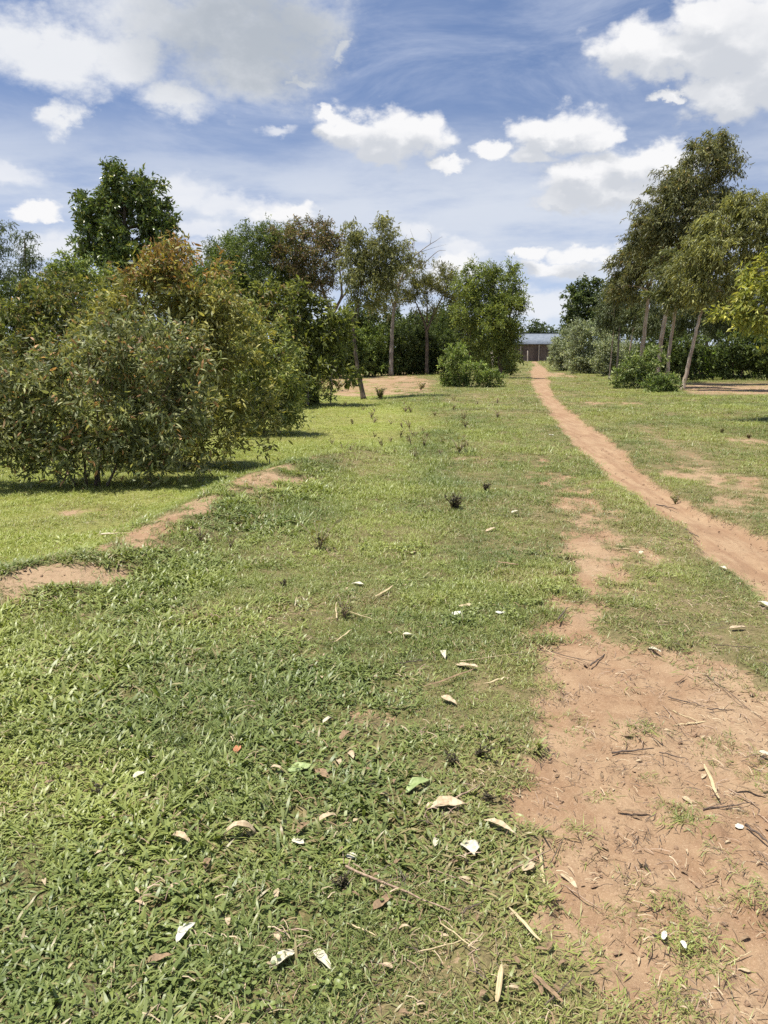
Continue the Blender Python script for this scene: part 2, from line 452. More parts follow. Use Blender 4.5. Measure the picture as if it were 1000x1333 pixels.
def tuft(name, n, L, W, lean, spread, curl, segs=3, seed=0):
    r = np.random.default_rng(seed)
    V = []; Fq = []; Ft = []; bt = []; up = []; off = 0
    for i in range(n):
        az = r.uniform(0, 2 * PI); l = L * r.uniform(.55, 1.2); w = W * r.uniform(.7, 1.25)
        base = np.array([r.normal(0, spread), r.normal(0, spread), -.006])
        el = R(90) - abs(r.normal(lean, .32)); el = max(el, R(4))
        d = np.array([math.cos(az), math.sin(az), 0]); side = np.array([-d[1], d[0], 0])
        tw = r.uniform(-.5, .5); val = r.uniform()
        p = base.copy(); e = el
        for s in range(segs + 1):
            t = s / segs
            ww = w * (.55 + 1.6 * t * (1 - t) * 1.6 - .5 * t * t) if s < segs else 0
            ww = max(ww, w * .25) if s < segs else 0
            sd = side * math.cos(tw * t) + np.array([0, 0, 1]) * math.sin(tw * t)
            if s < segs:
                V += [p - sd * ww / 2, p + sd * ww / 2]; bt += [val, val]; up += [t, t]
            else:
                V.append(p.copy()); bt.append(val); up.append(1)
            step = l / segs
            p = p + (d * math.cos(e) + np.array([0, 0, 1]) * math.sin(e)) * step
            e -= curl * r.uniform(.5, 1.4) / segs
        for s in range(segs - 1):
            a = off + 2 * s; Fq.append([a, a + 1, a + 3, a + 2])
        a = off + 2 * (segs - 1); Ft.append([a, a + 1, a + 2])
        off = len(V)
    V = np.array(V); V[:, 2] = np.where(V[:, 2] < -.004, V[:, 2], np.maximum(V[:, 2], .001))
    me = mk_mesh(name, V, [Fq, Ft], {'bt': ('FLOAT', bt), 'up': ('FLOAT', up)}, smooth=True)
    me.materials.append(M_grass)
    return bpy.data.objects.new(name, me)

tufts = []
for q in range(5): tufts.append(tuft(f'tuft_a{q}', 10, .070, .0085, 1.0, .032, 1.0, 4, 100 + q))      # 0-4 broad blades
for q in range(5): tufts.append(tuft(f'tuft_b{q}', 24, .042, .0030, .72, .032, .9, 3, 200 + q))      # 5-9 fine turf
for q in range(3): tufts.append(tuft(f'tuft_c{q}', 12, .085, .0042, .62, .018, 1.0, 4, 300 + q))      # 10-12 upright tufts
for q in range(3): tufts.append(tuft(f'tuft_d{q}', 10, .070, .0040, 1.32, .030, .5, 3, 400 + q))      # 13-15 flat creeping runners on dirt

LITTER_HOLES = []   # (x, y, r): turf pressed down under big litter

def herb(name, n, seed):
    r = np.random.default_rng(seed); V = []; T = []; bt = []; up = []
    for i in range(n):
        a = r.uniform(0, 6.28); rad = r.uniform(.004, .05); z = r.uniform(.012, .034); c = np.array([rad * math.cos(a), rad * math.sin(a), z])
        s = r.uniform(.003, .0075); h = r.uniform(0, 6.28); tl = r.normal(0, .35, 2); val = r.uniform(0, .7); o = len(V)
        V.append(c)
        for k in range(7):
            u = h + k * 2 * PI / 7; e = s * (1.35 if k == 0 else 1)
            V.append(c + np.array([e * math.cos(u), e * math.sin(u), e * (tl[0] * math.cos(u) + tl[1] * math.sin(u)) + .0015]))
        for k in range(7): T.append([o, o + 1 + k, o + 1 + (k + 1) % 7])
        bt += [val] * 8; up += [.3] * 8
    me = mk_mesh(name, V, [T], {'bt': ('FLOAT', bt), 'up': ('FLOAT', up)}, smooth=True); me.materials.append(M_grass)
    return bpy.data.objects.new(name, me)
for q in range(3): tufts.append(herb(f'tuft_e{q}', 26, 700 + q))      # 16-18 small round-leaved herbs

def grass_points():
    zones = [(1.0, 3.2, 1500, .92), (3.2, 6, 1100, .95), (6, 11, 420, 1.15), (11, 20, 190, 1.5), (20, 38, 60, 2.2), (38, 75, 15, 3.6), (75, 125, 4, 6.0)]
    P = []; SCL = []; Z = []
    for a, c, dens, s in zones:
        w0 = .56 * c + 1.3
        n = int((c - a) * 2 * w0 * dens)
        x = rng.uniform(-w0, w0, n); y = rng.uniform(a, c, n)
        k = np.abs(x) < .56 * y + 1.3
        P.append(np.stack([x[k], y[k]], -1)); SCL.append(np.full(k.sum(), s))
    P = np.concatenate(P); SCL = np.concatenate(SCL)
    x, y = P.T
    S, Mn = soil_fields(x, y)
    D = dry_field(x, y); B = bright_field(x, y)
    u = rng.uniform(size=len(x))
    prob = np.clip(1 - sstep(.12, .62, S), 0, 1)
    prob = np.maximum(prob, (.05 + .26 * sstep(.46, .66, fbm(x, y, .16, 3, 161))) * (1 - sstep(.5, 1.0, Mn)) * (S < .97))
    patchy = fbm(x, y, .28, 3, 91)
    prob *= 1 - D * .18 * sstep(.42, .66, patchy)
    prob *= 1 - .62 * sstep(.47, .30, fbm(x, y, .22, 3, 151)) * sstep(9, 4, y)
    prob *= np.where((Mn > .5), .01, 1)
    keep = u < prob
    x, y, SCL, S, D, B = [v[keep] for v in (x, y, SCL, S, D, B)]
    n = len(x)
    big = sstep(.40, .60, fbm(x, y, .9, 3, 101) + .24 * sstep(.2, -1.2, x) + .10 * sstep(5, 2, y) - .45 * D - .6 * B - .3 * sstep(5, 10, y))
    t = rng.uniform(size=n)
    idx = np.where(t < big, rng.integers(0, 5, n), rng.integers(5, 10, n))
    idx = np.where(rng.uniform(size=n) < (.06 + .10 * sstep(6, 12, y)) * (1 - B), rng.integers(10, 13, n), idx)
    herbs = sstep(.60, .72, fbm(x, y, .35, 3, 141)) * .16 + .015
    idx = np.where(rng.uniform(size=n) < herbs * (1 - B) * sstep(11, 6, y), rng.integers(16, 19, n), idx)
    onsoil = S > .35
    idx = np.where(onsoil | ((x > .25 * y) & (y < 6)), np.where(rng.uniform(size=n) < .5, rng.integers(13, 16, n), rng.integers(5, 10, n)), idx)
    lush = fbm(x, y, .7, 3, 111)
    s = SCL * (.55 + 1.0 * lush) * rng.uniform(.75, 1.25, n) * (1 - .14 * D) * (1 - .25 * B)
    s = np.where((idx >= 5) & (idx < 10), s * 1.15, s)
    s = np.where(onsoil, s * .85, s)
    hz = s * (1 - .25 * D) / np.where(SCL > 1.3, SCL ** .45, 1)
    scl = np.stack([s, s, hz], -1)
    rot = np.stack([rng.normal(0, .12, n), rng.normal(0, .12, n), rng.uniform(0, 2 * PI, n)], -1)
    tint = np.clip(.48 + 2.4 * (fbm(x, y, .9, 4, 121) - .5) + rng.normal(0, .2, n), 0, 1)
    dryv = np.clip(D * .75 + .35 * (S > .3) + rng.normal(0, .12, n) + .25 * sstep(.55, .75, fbm(x, y, .5, 3, 131)), 0, 1)
    pts = np.stack([x, y, ground_z(x, y)], -1)
    return pts, rot, scl, idx, {'tint': tint, 'dryv': dryv, 'brv': np.clip(B + rng.normal(0, .1, n), 0, 1)}

# ------------------------------------------------------------------ leaves and trees
def sin_noise3(P, s, seed):
    r = np.random.default_rng(seed); v = 0
    for k in range(8):
        w = r.normal(size=3) / s * (1 + k * .25) * 2; v = v + np.sin(P @ w + r.uniform(0, 6.3)) / (1 + .2 * k)
    return v / 4

def leaf_mesh_arrays(base, d, nrm, L, W, curl=.25, segs=1):
    """folded pointed leaves; returns V, faces, leaf index per vertex"""
    n = len(base)
    side = np.cross(d, nrm); side /= np.linalg.norm(side, axis=1)[:, None] + 1e-9
    nrm = np.cross(side, d)
    L = L[:, None]; W = W[:, None]; c = (curl * L)
    if segs == 1:
        v0 = base
        m = base + d * L * .42 + nrm * c * .35
        vl = m - side * W / 2 + nrm * W * .18; vr = m + side * W / 2 + nrm * W * .18
        v3 = base + d * L - nrm * c * .35
        V = np.stack([v0, vl, v3, vr], 1).reshape(-1, 3)
        i = np.arange(n)[:, None] * 4
        return V, [np.concatenate([i + [[0, 2, 1]], i + [[0, 3, 2]]])], 4
    m1 = base + d * L * .25 + nrm * c * .25; m2 = base + d * L * .62 + nrm * c * .15; tip = base + d * L - nrm * c * .5
    V = np.stack([base, m1 - side * W * .42, m1 + side * W * .42, m2 - side * W * .46, m2 + side * W * .46, tip], 1).reshape(-1, 3)
    i = np.arange(n)[:, None] * 6
    return V, [i + [[1, 2, 4, 3]], np.concatenate([i + [[0, 2, 1]], i + [[3, 4, 5]]])], 6

def hsv_like(base, n, r, vari=.22, hue=.12):
    b = np.array(base)[None] * np.exp(r.normal(0, vari, (n, 1)))
    sh = r.normal(0, hue, (n, 1))
    b = b * np.concatenate([1 + sh, np.ones((n, 1)), 1 - sh * .5], 1)
    return b

LEAF_TOTAL = [0]
def plant(name, label, cat, base, trunks, blobs, spec, Y=None, bark=None, group=None, mat=None, seed=1, limbs=True, baseY=None, sides=7):
    """base: photo position of the foot; trunks: lists of (px,py,radius m) from foot up; blobs: (px,py,rx,ry[,dY,lai])"""
    r = np.random.default_rng(seed)
    if Y is None: Y = depth_of(base[1])
    bx = at(base[0], HZ, Y)[0]
    bz = float(ground_z(bx, Y))
    O = np.array([bx, Y, bz])
    root = mk_obj(name, None, loc=tuple(O)); root.empty_display_size = .3
    tag(root, label, cat, group)
    paths = []; tips = []
    tw = []
    for tr in trunks:
        P = [at(p[0], p[1], Y + (p[3] if len(p) > 3 else 0)) for p in tr]
        P = np.array(P); P[0, 2] = min(P[0, 2], bz - .05) if abs(P[0, 2] - bz) < 1.2 or P[0, 2] < bz else P[0, 2]
        rad = np.array([p[2] for p in tr], float) * (.72 if Y > 20 else .85)
        # smooth resample
        m = max(12, len(P) * 5); t = np.linspace(0, len(P) - 1, m)
        Q = np.stack([np.interp(t, np.arange(len(P)), P[:, k]) for k in range(3)], -1)
        for _ in range(3):
            Q[1:-1] = (Q[:-2] + 2 * Q[1:-1] + Q[2:]) / 4
        Q[1:-1, :2] += r.normal(0, .012, (m - 2, 2)) * min(1, rad[0] * 12)
        rr = np.interp(t, np.arange(len(P)), rad); rr[0] *= 1.35; rr[1] *= 1.1
        paths.append((Q, rr)); tw.append((Q, rr))
    LB = []; LD = []; LN = []; LL = []; LW = []; LC = []
    if cat in ('bush', 'shrub'):   # foliage down to the ground
        foot = HZ + EYE * F / Y
        x0 = min(b_[0] - b_[2] * .75 for b_ in blobs); x1 = max(b_[0] + b_[2] * .75 for b_ in blobs)
        low = np.median([b_[1] for b_ in blobs]); hh = max(5.0, (foot - low) * .5)
        x0 = max(x0, base[0] - (foot - low) * 2.6); x1 = min(x1, base[0] + (foot - low) * 2.6)
        k = max(2, int((x1 - x0) / (hh * 1.5)) + 1)
        blobs = list(blobs) + [(xx, foot - hh * .75, hh * 1.05, hh * .85, None, .8 if 'eucalyptus' in name else 1.5) for xx in np.linspace(x0 + hh * .7, x1 - hh * .7, k)]
    Wb = []
    for bl in blobs:
        px, py, rx, ry = bl[:4]; dY = bl[4] if len(bl) > 4 else None
        if dY is None: dY = r.uniform(-.35, .35) * rx * Y / F
        lai = bl[5] if len(bl) > 5 else spec.get('lai', 1.6)
        yy = Y + dY
        c = at(px, py, yy); a = rx * yy / F; b_ = ry * yy / F
        dep = spec.get('dep', .85) * (a + b_) / 2
        Wb.append((c, a, dep, b_, lai))
    T = spec.get('T', 5); m = spec.get('m', 9); L0 = spec['L']; W0 = spec['W']
    for c, a, dep, b_, lai in Wb:
        nleaf = 2.3 * lai * PI * a * b_ / (.55 * L0 * W0)
        nc = max(5, int(nleaf / (T * m)))
        nk = nc; nc = int(nc * 2.4)
        dirs = r.normal(size=(nc, 3)); dirs /= np.linalg.norm(dirs, axis=1)[:, None]
        rad = r.uniform(size=(nc, 1)) ** .42
        bump = 1 + .22 * sin_noise3(dirs * 2 + c, 1.2, seed + 5)[:, None]
        C = c + dirs * rad * bump * np.array([a, dep, b_])
        g = sin_noise3(C, spec.get('gaps', .5), seed + 9) + r.normal(0, .1, len(C))
        C = C[g > spec.get('gapt', -.35)]
        C = C[C[:, 2] > ground_z(C[:, 0], C[:, 1]) + .06][:nk]
        nc = len(C)
        if nc == 0: continue
        # limb from the trunk to this mass, then twiggy branches to each spray
        if limbs and tw:
            best = None
            for Q, rr in tw:
                ok = Q[:, 2] < c[2] - .1 * b_
                if not ok.any(): ok[0] = True
                dd = np.linalg.norm(Q - c, axis=1) + np.where(ok, 0, 1e3) + np.where(np.arange(len(Q)) < len(Q) * spec.get('fork', .35), .8, 0)
                k = int(dd.argmin())
                if best is None or dd[k] < best[0]: best = (dd[k], Q[k], rr[k])
            s0 = best[1]; r0 = min(best[2] * .6, .02 + .045 * np.linalg.norm(c - s0) / 1.5) + .003
            t = np.linspace(0, 1, 8)[:, None]
            mid = (s0 + c) / 2 + np.array([r.normal(0, .08), r.normal(0, .08), .12]) * np.linalg.norm(c - s0)
            if spec.get('sag'): mid[2] -= spec['sag'] * np.linalg.norm(c - s0)
            pth = (1 - t) ** 2 * s0 + 2 * t * (1 - t) * mid + t ** 2 * c
            paths.append((pth, np.linspace(r0, r0 * .35, 8)))
            nodes = [pth[-1], pth[-2], pth[-3]]; nr_ = [r0 * .35, r0 * .45, r0 * .5]
            order = np.argsort(np.linalg.norm(C - c, axis=1))
            nb = min(nc, spec.get('nbr', 40))
            sel = order[:: max(1, nc // nb)]
            for q in sel:
                nd = np.array(nodes); dd = np.linalg.norm(nd - C[q], axis=1); k = int(dd.argmin())
                e = C[q]; s_ = nd[k]
                md = (s_ + e) / 2 + r.normal(0, .08, 3) * dd[k]
                rk = max(nr_[k] * .72, spec.get('rmin', .004))
                paths.append((np.array([s_, md, e]), np.array([rk, rk * .85, rk * .6])))
                nodes.append(e); nr_.append(rk * .6)
                if len(nodes) > 90: break
        # sprays
        out = (C - c) / np.array([a, dep, b_]); out /= np.linalg.norm(out, axis=1)[:, None] + 1e-6
        tl = spec.get('tl', .35)
        td = out[:, None] * spec.get('outw', .7) + r.normal(0, .55, (nc, T, 3)) + np.array([0, 0, spec.get('rise', .15)]) + np.array(spec.get('wind', (0, 0, 0)))
        td /= np.linalg.norm(td, axis=2)[..., None]
        u = (np.arange(m) + r.uniform(0, 1, (nc, T, m))) / m
        sag = -spec.get('droop', .3) * .5 * (u ** 2) * tl
        pos = C[:, None, None] + td[:, :, None] * (u * tl * r.uniform(.6, 1.3, (nc, T, 1)))[..., None]
        pos[..., 2] += sag
        pos += r.normal(0, .02 + .06 * tl, pos.shape)
        dd = td[:, :, None] * .45 + r.normal(0, .55, pos.shape) + np.array([0, 0, -spec.get('droop', .3)]) + np.array(spec.get('wind', (0, 0, 0)))
        dd /= np.linalg.norm(dd, axis=3)[..., None]
        nn = r.normal(0, 1, pos.shape) * spec.get('nrand', .8) + np.array([0, 0, 1.0]) * spec.get('nup', .8)
        pos = pos.reshape(-1, 3); dd = dd.reshape(-1, 3); nn = nn.reshape(-1, 3)
        n = len(pos)
        LB.append(pos); LD.append(dd); LN.append(nn)
        sz = r.uniform(.6, 1.25, n); LL.append(L0 * sz); LW.append(W0 * sz * r.uniform(.75, 1.2, n))
        cols = np.zeros((n, 3)); pick = r.uniform(size=n); clus = np.repeat(r.normal(0, 1, nc), T * m)
        acc = 0
        pal = spec['pal']
        wsum = sum(w for _, w in pal)
        for colr, w in pal:
            mk = (pick >= acc / wsum) & (pick < (acc + w) / wsum + 1e-9); acc += w
            cols[mk] = colr
        cols = cols * np.array([1.92, 1.78, 1.60]) * np.exp(r.normal(0, .22, (n, 1)) + .13 * clus[:, None])
        if 'young' in spec:
            yc, z0, z1, amt = spec['young']
            tt = sstep(z0, z1, pos[:, 2] + r.normal(0, .12, n) + .25 * sin_noise3(pos, .6, seed + 3)) * amt
            tt = (r.uniform(size=n) < tt)[:, None] * r.uniform(.5, 1, (n, 1))
            cols = cols * (1 - tt) + np.array(yc) * tt
        LC.append(cols)
    if LB:
        base_, d_, n_, L_, W_, C_ = [np.concatenate(v) for v in (LB, LD, LN, LL, LW, LC)]
        k = base_[:, 2] > ground_z(base_[:, 0], base_[:, 1]) + .02
        base_, d_, n_, L_, W_, C_ = [v[k] for v in (base_, d_, n_, L_, W_, C_)]
        LEAF_TOTAL[0] += len(base_)
        V, Fc, per = leaf_mesh_arrays(base_ - O, d_, n_, L_, W_, spec.get('curl', .2), spec.get('segs', 1))
        colr = np.concatenate([np.repeat(np.clip(C_, 0, 1), per, 0), np.ones((len(V), 1))], 1)
        me = mk_mesh('crown', V, Fc, {'Col': ('FLOAT_COLOR', colr)}, smooth=False)
        mk_obj(spec.get('crown_name', 'crown'), me, mat or M_leaf, root)
    if paths:
        pp = [(P - O, rd) for P, rd in paths]
        big = [p for p in pp if p[1][0] > .03]; small = [p for p in pp if p[1][0] <= .03]
        Vs = []; Fs = [[], []]; off = 0
        for grp, sd in ((big, sides), (small, 4)):
            if not grp: continue
            V, (q, t3) = tubes(grp, sd); Vs.append(V); Fs[0].append(q + off); Fs[1].append(t3 + off); off += len(V)
        me = mk_mesh('trunk', np.concatenate(Vs), [np.concatenate(Fs[0]), np.concatenate(Fs[1])], smooth=True)
        mk_obj(spec.get('trunk_name', 'trunk'), me, bark or M_bark_dark, root)
    return root

G1 = 'eucalyptus bushes on the left edge of the turf'
G2 = 'tall eucalyptus trees in a row on the right of the track'
G3 = 'trees behind the clearing on the left'
G4 = 'shrubs along the right side of the track'
G5 = 'dark hedge bushes behind the ploughed strip'

gumY = dict(L=.105, W=.027, T=6, m=10, tl=.30, droop=.3, lai=1.4, gaps=.34, gapt=-.08, rise=.55, curl=.22, segs=2, nrand=1.0, nup=.35, outw=.6, nbr=30, dep=.8,
            crown_name='foliage', trunk_name='stems', pal=[((.15, .165, .075), 4), ((.12, .14, .055), 4), ((.21, .215, .10), 2), ((.28, .18, .09), .5)])
def sp(b, **k):
    d = dict(b); d.update(k); return d

# --- near bushes, left
plant('eucalyptus_bush', 'large grey-green leafy eucalyptus bush nearest the camera at the left edge', 'bush', (125, 622),
      [[(112, 622, .022), (108, 570, .016), (90, 500, .008)], [(122, 622, .024), (135, 560, .016), (150, 480, .008)], [(135, 620, .02), (175, 560, .014), (215, 510, .007)],
       [(100, 620, .018), (60, 560, .012), (30, 520, .007)], [(128, 618, .02), (128, 540, .014), (110, 440, .006)]],
      [(60, 560, 62, 50), (150, 535, 78, 62), (110, 478, 80, 48), (35, 500, 55, 50), (205, 545, 60, 48), (165, 460, 55, 35), (95, 585, 60, 28), (10, 580, 40, 30), (175, 585, 50, 24, None, 1.2), (-40, 540, 60, 70), (185, 440, 60, 36), (230, 485, 44, 40), (235, 520, 40, 40)],
      sp(gumY, pal=[((.135, .155, .078), 5), ((.085, .11, .045), 3.5), ((.21, .225, .125), 3), ((.28, .17, .10), .8)]), seed=21, group=G1, mat=M_gum)
plant('eucalyptus_bush', 'tall eucalyptus bush with orange new leaves at its tip behind the nearest bush', 'bush', (235, 598),
      [[(225, 598, .03), (220, 520, .022), (205, 420, .01)], [(238, 598, .032), (250, 500, .02), (232, 350, .008)], [(250, 596, .026), (285, 530, .016), (295, 450, .008)]],
      [(222, 350, 34, 26, 0, 1.5), (258, 378, 34, 28), (186, 392, 40, 28), (292, 415, 30, 30), (312, 450, 26, 30), (222, 338, 18, 14, 0, 1.3), (205, 385, 50, 34), (255, 400, 42, 34), (180, 425, 58, 36), (275, 440, 44, 44), (225, 460, 70, 50), (150, 450, 50, 40), (285, 500, 42, 46), (215, 530, 60, 50), (262, 552, 46, 32), (235, 378, 40, 30), (215, 575, 50, 20, None, 1.3), (300, 540, 25, 28, None, 1.2)],
      sp(gumY, gapt=-.2, pal=[((.16, .165, .055), 4), ((.23, .23, .075), 3.5), ((.095, .115, .04), 3), ((.25, .24, .09), .8)], young=((.42, .22, .085), 2.3, 2.85, .6)), seed=22, group=G1, mat=M_gum)
plant('eucalyptus_bush', 'smaller yellow-green eucalyptus bush standing right of the orange-tipped bush', 'bush', (352, 560),
      [[(345, 560, .026), (338, 500, .018), (335, 420, .008)], [(356, 560, .024), (368, 520, .014), (366, 470, .007)]],
      [(335, 425, 32, 26), (352, 465, 40, 32), (325, 480, 34, 40), (365, 500, 28, 30), (318, 440, 30, 34), (350, 525, 42, 28), (376, 532, 18, 22), (330, 545, 28, 18), (305, 500, 30, 40)],
      sp(gumY, pal=[((.17, .20, .06), 4), ((.12, .155, .05), 4), ((.24, .25, .09), 2), ((.07, .10, .035), 2)], young=((.36, .22, .09), 2.1, 2.7, .5)), seed=23, group=G1, mat=M_gum)
plant('leafy_bush', 'olive brown bush filling the left edge behind the grey-green bush', 'bush', (30, 560),
      [[(28, 560, .04), (25, 480, .02), (20, 420, .01)], [(40, 560, .04), (70, 470, .02), (85, 410, .01)]],
      [(20, 405, 46, 30), (70, 395, 42, 26), (110, 400, 34, 30), (30, 450, 60, 42), (90, 450, 50, 44), (20, 520, 60, 60), (-40, 440, 50, 70), (130, 430, 40, 30), (-60, 540, 60, 60)],
      sp(gumY, L=.12, W=.045, droop=.3, pal=[((.11, .13, .045), 4), ((.15, .16, .06), 3), ((.20, .15, .08), 1.2), ((.06, .08, .03), 3)], segs=1), seed=24, group=G1, Y=15.5)
broad = dict(L=.17, W=.075, T=4, m=9, tl=.29, droop=.25, lai=1.9, gaps=.7, gapt=-.45, rise=.25, curl=.15, nrand=.6, nup=1.0, nbr=26, dep=.85,
             pal=[((.06, .09, .028), 5), ((.09, .13, .04), 4), ((.15, .18, .06), 1.5)])
plant('leafy_bush', 'dense broad-leaved bush low between the orange-tipped bush and the acacia', 'bush', (318, 490),
      [[(310, 490, .05), (312, 430, .03), (315, 390, .01)], [(322, 490, .05), (345, 430, .03), (360, 400, .01)]],
      [(310, 385, 34, 24), (345, 392, 32, 26), (290, 410, 40, 34), (340, 430, 50, 36), (365, 440, 26, 30), (300, 465, 60, 35), (150, 380, 30, 18), (120, 378, 26, 16)],
      sp(broad, pal=[((.095, .115, .035), 4), ((.15, .165, .05), 3), ((.06, .075, .028), 3), ((.24, .18, .10), .8)]), seed=25, Y=24, group=G1)

# --- round tree and far gums, left
plant('round_tree', 'tall dense round-crowned dark green tree rising above the left bushes', 'tree', (168, 470),
      [[(168, 470, .26), (165, 400, .22), (163, 330, .15), (162, 270, .07)]],
      [(160, 245, 40, 26), (135, 268, 34, 30), (190, 262, 34, 28), (160, 285, 50, 38), (120, 300, 28, 28), (205, 292, 28, 26), (145, 325, 44, 30), (185, 325, 40, 28), (225, 296, 14, 8, 0, 1.5), (150, 228, 16, 12), (165, 350, 40, 22), (112, 322, 16, 14), (215, 310, 16, 14)],
      sp(broad, L=.19, W=.085, lai=2.5, T=4, m=9, tl=.34, gaps=.8, gapt=-.42, dep=.95, pal=[((.055, .085, .025), 6), ((.085, .12, .035), 4), ((.17, .18, .06), 1.2)]), seed=31, Y=30, mat=M_gloss, group=G3)
plant('small_tree', 'low pale green tree left of the round-crowned tree', 'tree', (90, 470),
      [[(92, 470, .12), (95, 400, .08), (96, 350, .03)]],
      [(95, 345, 26, 16), (78, 360, 24, 16), (118, 358, 22, 16), (95, 375, 40, 18), (150, 370, 30, 14)],
      sp(broad, L=.15, W=.06, pal=[((.13, .17, .07), 4), ((.09, .13, .045), 4), ((.19, .22, .10), 2)]), seed=32, Y=27, group=G3)
gumF = dict(L=.34, W=.07, T=5, m=8, tl=.9, droop=.8, lai=1.15, gaps=1.2, gapt=-.2, rise=.2, nrand=1, nup=.3, nbr=20, dep=.9,
            pal=[((.06, .085, .05), 5), ((.09, .115, .07), 3)])
plant('eucalyptus_tree', 'distant airy dark eucalyptus on the left skyline, second from the frame edge', 'tree', (34, 470),
      [[(40, 470, .3), (36, 390, .2), (32, 310, .08)]],
      [(32, 318, 14, 12), (25, 335, 13, 12), (44, 340, 12, 14), (32, 358, 20, 12), (50, 362, 10, 8), (18, 350, 8, 10), (35, 385, 28, 18)], gumF, seed=33, Y=70, mat=M_gum, group=G3)
plant('eucalyptus_tree', 'distant tall dark eucalyptus cut by the left frame edge', 'tree', (-14, 470),
      [[(-14, 470, .34), (-10, 390, .22), (-5, 300, .08)]],
      [(2, 295, 9, 9), (-10, 305, 16, 14), (3, 318, 9, 10), (-8, 340, 14, 14), (-14, 362, 18, 14), (0, 350, 8, 6), (-20, 390, 26, 18)], gumF, seed=34, Y=68, mat=M_gum, group=G3)

# --- middle left skyline trees
fine = dict(L=.19, W=.055, T=6, m=10, tl=.55, droop=.1, lai=2.1, gaps=.8, gapt=-.3, rise=.15, nrand=.7, nup=1.0, nbr=34, dep=.9,
            pal=[((.085, .12, .045), 5), ((.06, .09, .03), 4), ((.15, .18, .08), 2)])
plant('acacia_tree', 'wide flat-topped dark green acacia left of the browned tree', 'tree', (335, 476),
      [[(335, 476, .25), (332, 430, .2), (325, 390, .12), (310, 355, .05)], [(335, 430, .14), (352, 390, .1), (365, 345, .04)]],
      [(300, 325, 30, 18), (335, 312, 34, 16), (370, 308, 30, 16), (280, 350, 26, 22), (320, 350, 44, 26), (365, 345, 40, 26), (270, 375, 20, 20), (345, 380, 50, 22), (390, 372, 26, 20), (300, 375, 34, 18)],
      fine, seed=41, Y=50, group=G3)
plant('browning_tree', 'tree with reddish brown withered leaves and crooked dark limbs', 'tree', (432, 476),
      [[(436, 476, .24), (434, 430, .2), (428, 400, .14), (410, 350, .05)], [(432, 412, .14), (446, 385, .1), (442, 345, .04)], [(430, 408, .1), (452, 380, .06), (458, 350, .02)]],
      [(385, 300, 26, 12, 0, 1.5), (420, 300, 26, 14, 0, 1.5), (398, 325, 32, 20), (430, 328, 24, 22, 0, 1.4), (405, 355, 30, 20), (436, 358, 16, 14, 0, 1.0), (442, 312, 14, 14, 0, 1.0), (375, 330, 20, 18), (415, 378, 22, 12, 0, 1.0)],
      sp(fine, L=.19, W=.065, lai=1.7, gapt=-.25, nbr=45, pal=[((.135, .100, .075), 4), ((.18, .14, .11), 3), ((.08, .095, .04), 6), ((.10, .08, .06), 3)]), seed=42, Y=49, group=G3)
plant('broadleaf_shrub', 'yellow-green broad-leaved shrub with a pale crooked stem at the clearing edge', 'shrub', (402, 502),
      [[(400, 502, .05), (402, 470, .04), (412, 440, .02)], [(400, 485, .04), (385, 450, .03), (378, 425, .01)], [(430, 500, .03), (432, 470, .025), (420, 440, .01)]],
      [(395, 395, 30, 18), (420, 415, 32, 22), (385, 430, 36, 26), (430, 440, 28, 24), (400, 455, 34, 26), (372, 465, 26, 26), (392, 380, 16, 12), (370, 400, 24, 20), (446, 425, 12, 12)],
      sp(broad, L=.20, W=.085, lai=1.7, T=4, m=8, pal=[((.105, .13, .038), 4), ((.17, .19, .055), 3), ((.055, .07, .025), 4)]), seed=43, Y=25, bark=M_bark_grey)
plant('shrub', 'small dark twiggy shrub at the foot of the broad-leaved shrub', 'shrub', (408, 504),
      [[(405, 504, .02), (402, 485, .012)], [(412, 504, .02), (425, 480, .01)]], [(400, 490, 14, 13), (418, 482, 14, 16, 0, .9), (392, 478, 12, 14)],
      sp(broad, L=.12, W=.04, lai=1.4, pal=[((.06, .07, .03), 4), ((.16, .10, .07), 2), ((.09, .12, .04), 2)]), seed=44, Y=31)
plant('young_eucalyptus', 'young slender eucalyptus with thin leaning trunk standing alone before the ploughed strip', 'tree', (473, 516),
      [[(474, 516, .13), (468, 492, .105), (463, 462, .085), (461, 435, .075), (458, 418, .045), (466, 400, .035), (472, 365, .02), (478, 330, .01)], [(460, 424, .035), (468, 405, .03), (462, 360, .018), (462, 325, .008)], [(466, 400, .02), (490, 370, .014), (500, 310, .006)]],
      [(463, 322, 14, 22, 0, 1.9), (480, 335, 20, 24, 0, 1.9), (500, 308, 13, 18, 0, 1.9), (497, 335, 18, 22, 0, 1.9), (518, 330, 15, 16, 0, 1.7), (475, 365, 22, 20, 0, 1.9), (500, 362, 20, 20, 0, 1.6), (462, 352, 14, 24, 0, 1.8), (518, 350, 14, 16, 0, 1.4), (478, 388, 18, 13, 0, 1.3), (497, 288, 6, 8, 0, 1.5), (458, 300, 7, 9, 0, 1.3)],
      sp(gumY, L=.15, W=.034, T=5, m=10, tl=.42, droop=.9, segs=1, gapt=-.15, dep=1, nbr=24, lai=2.3, crown_name='crown', trunk_name='trunk', pal=[((.14, .155, .065), 5), ((.21, .22, .11), 4), ((.085, .095, .04), 2)]), seed=45, bark=M_bark_dark, mat=M_gum)
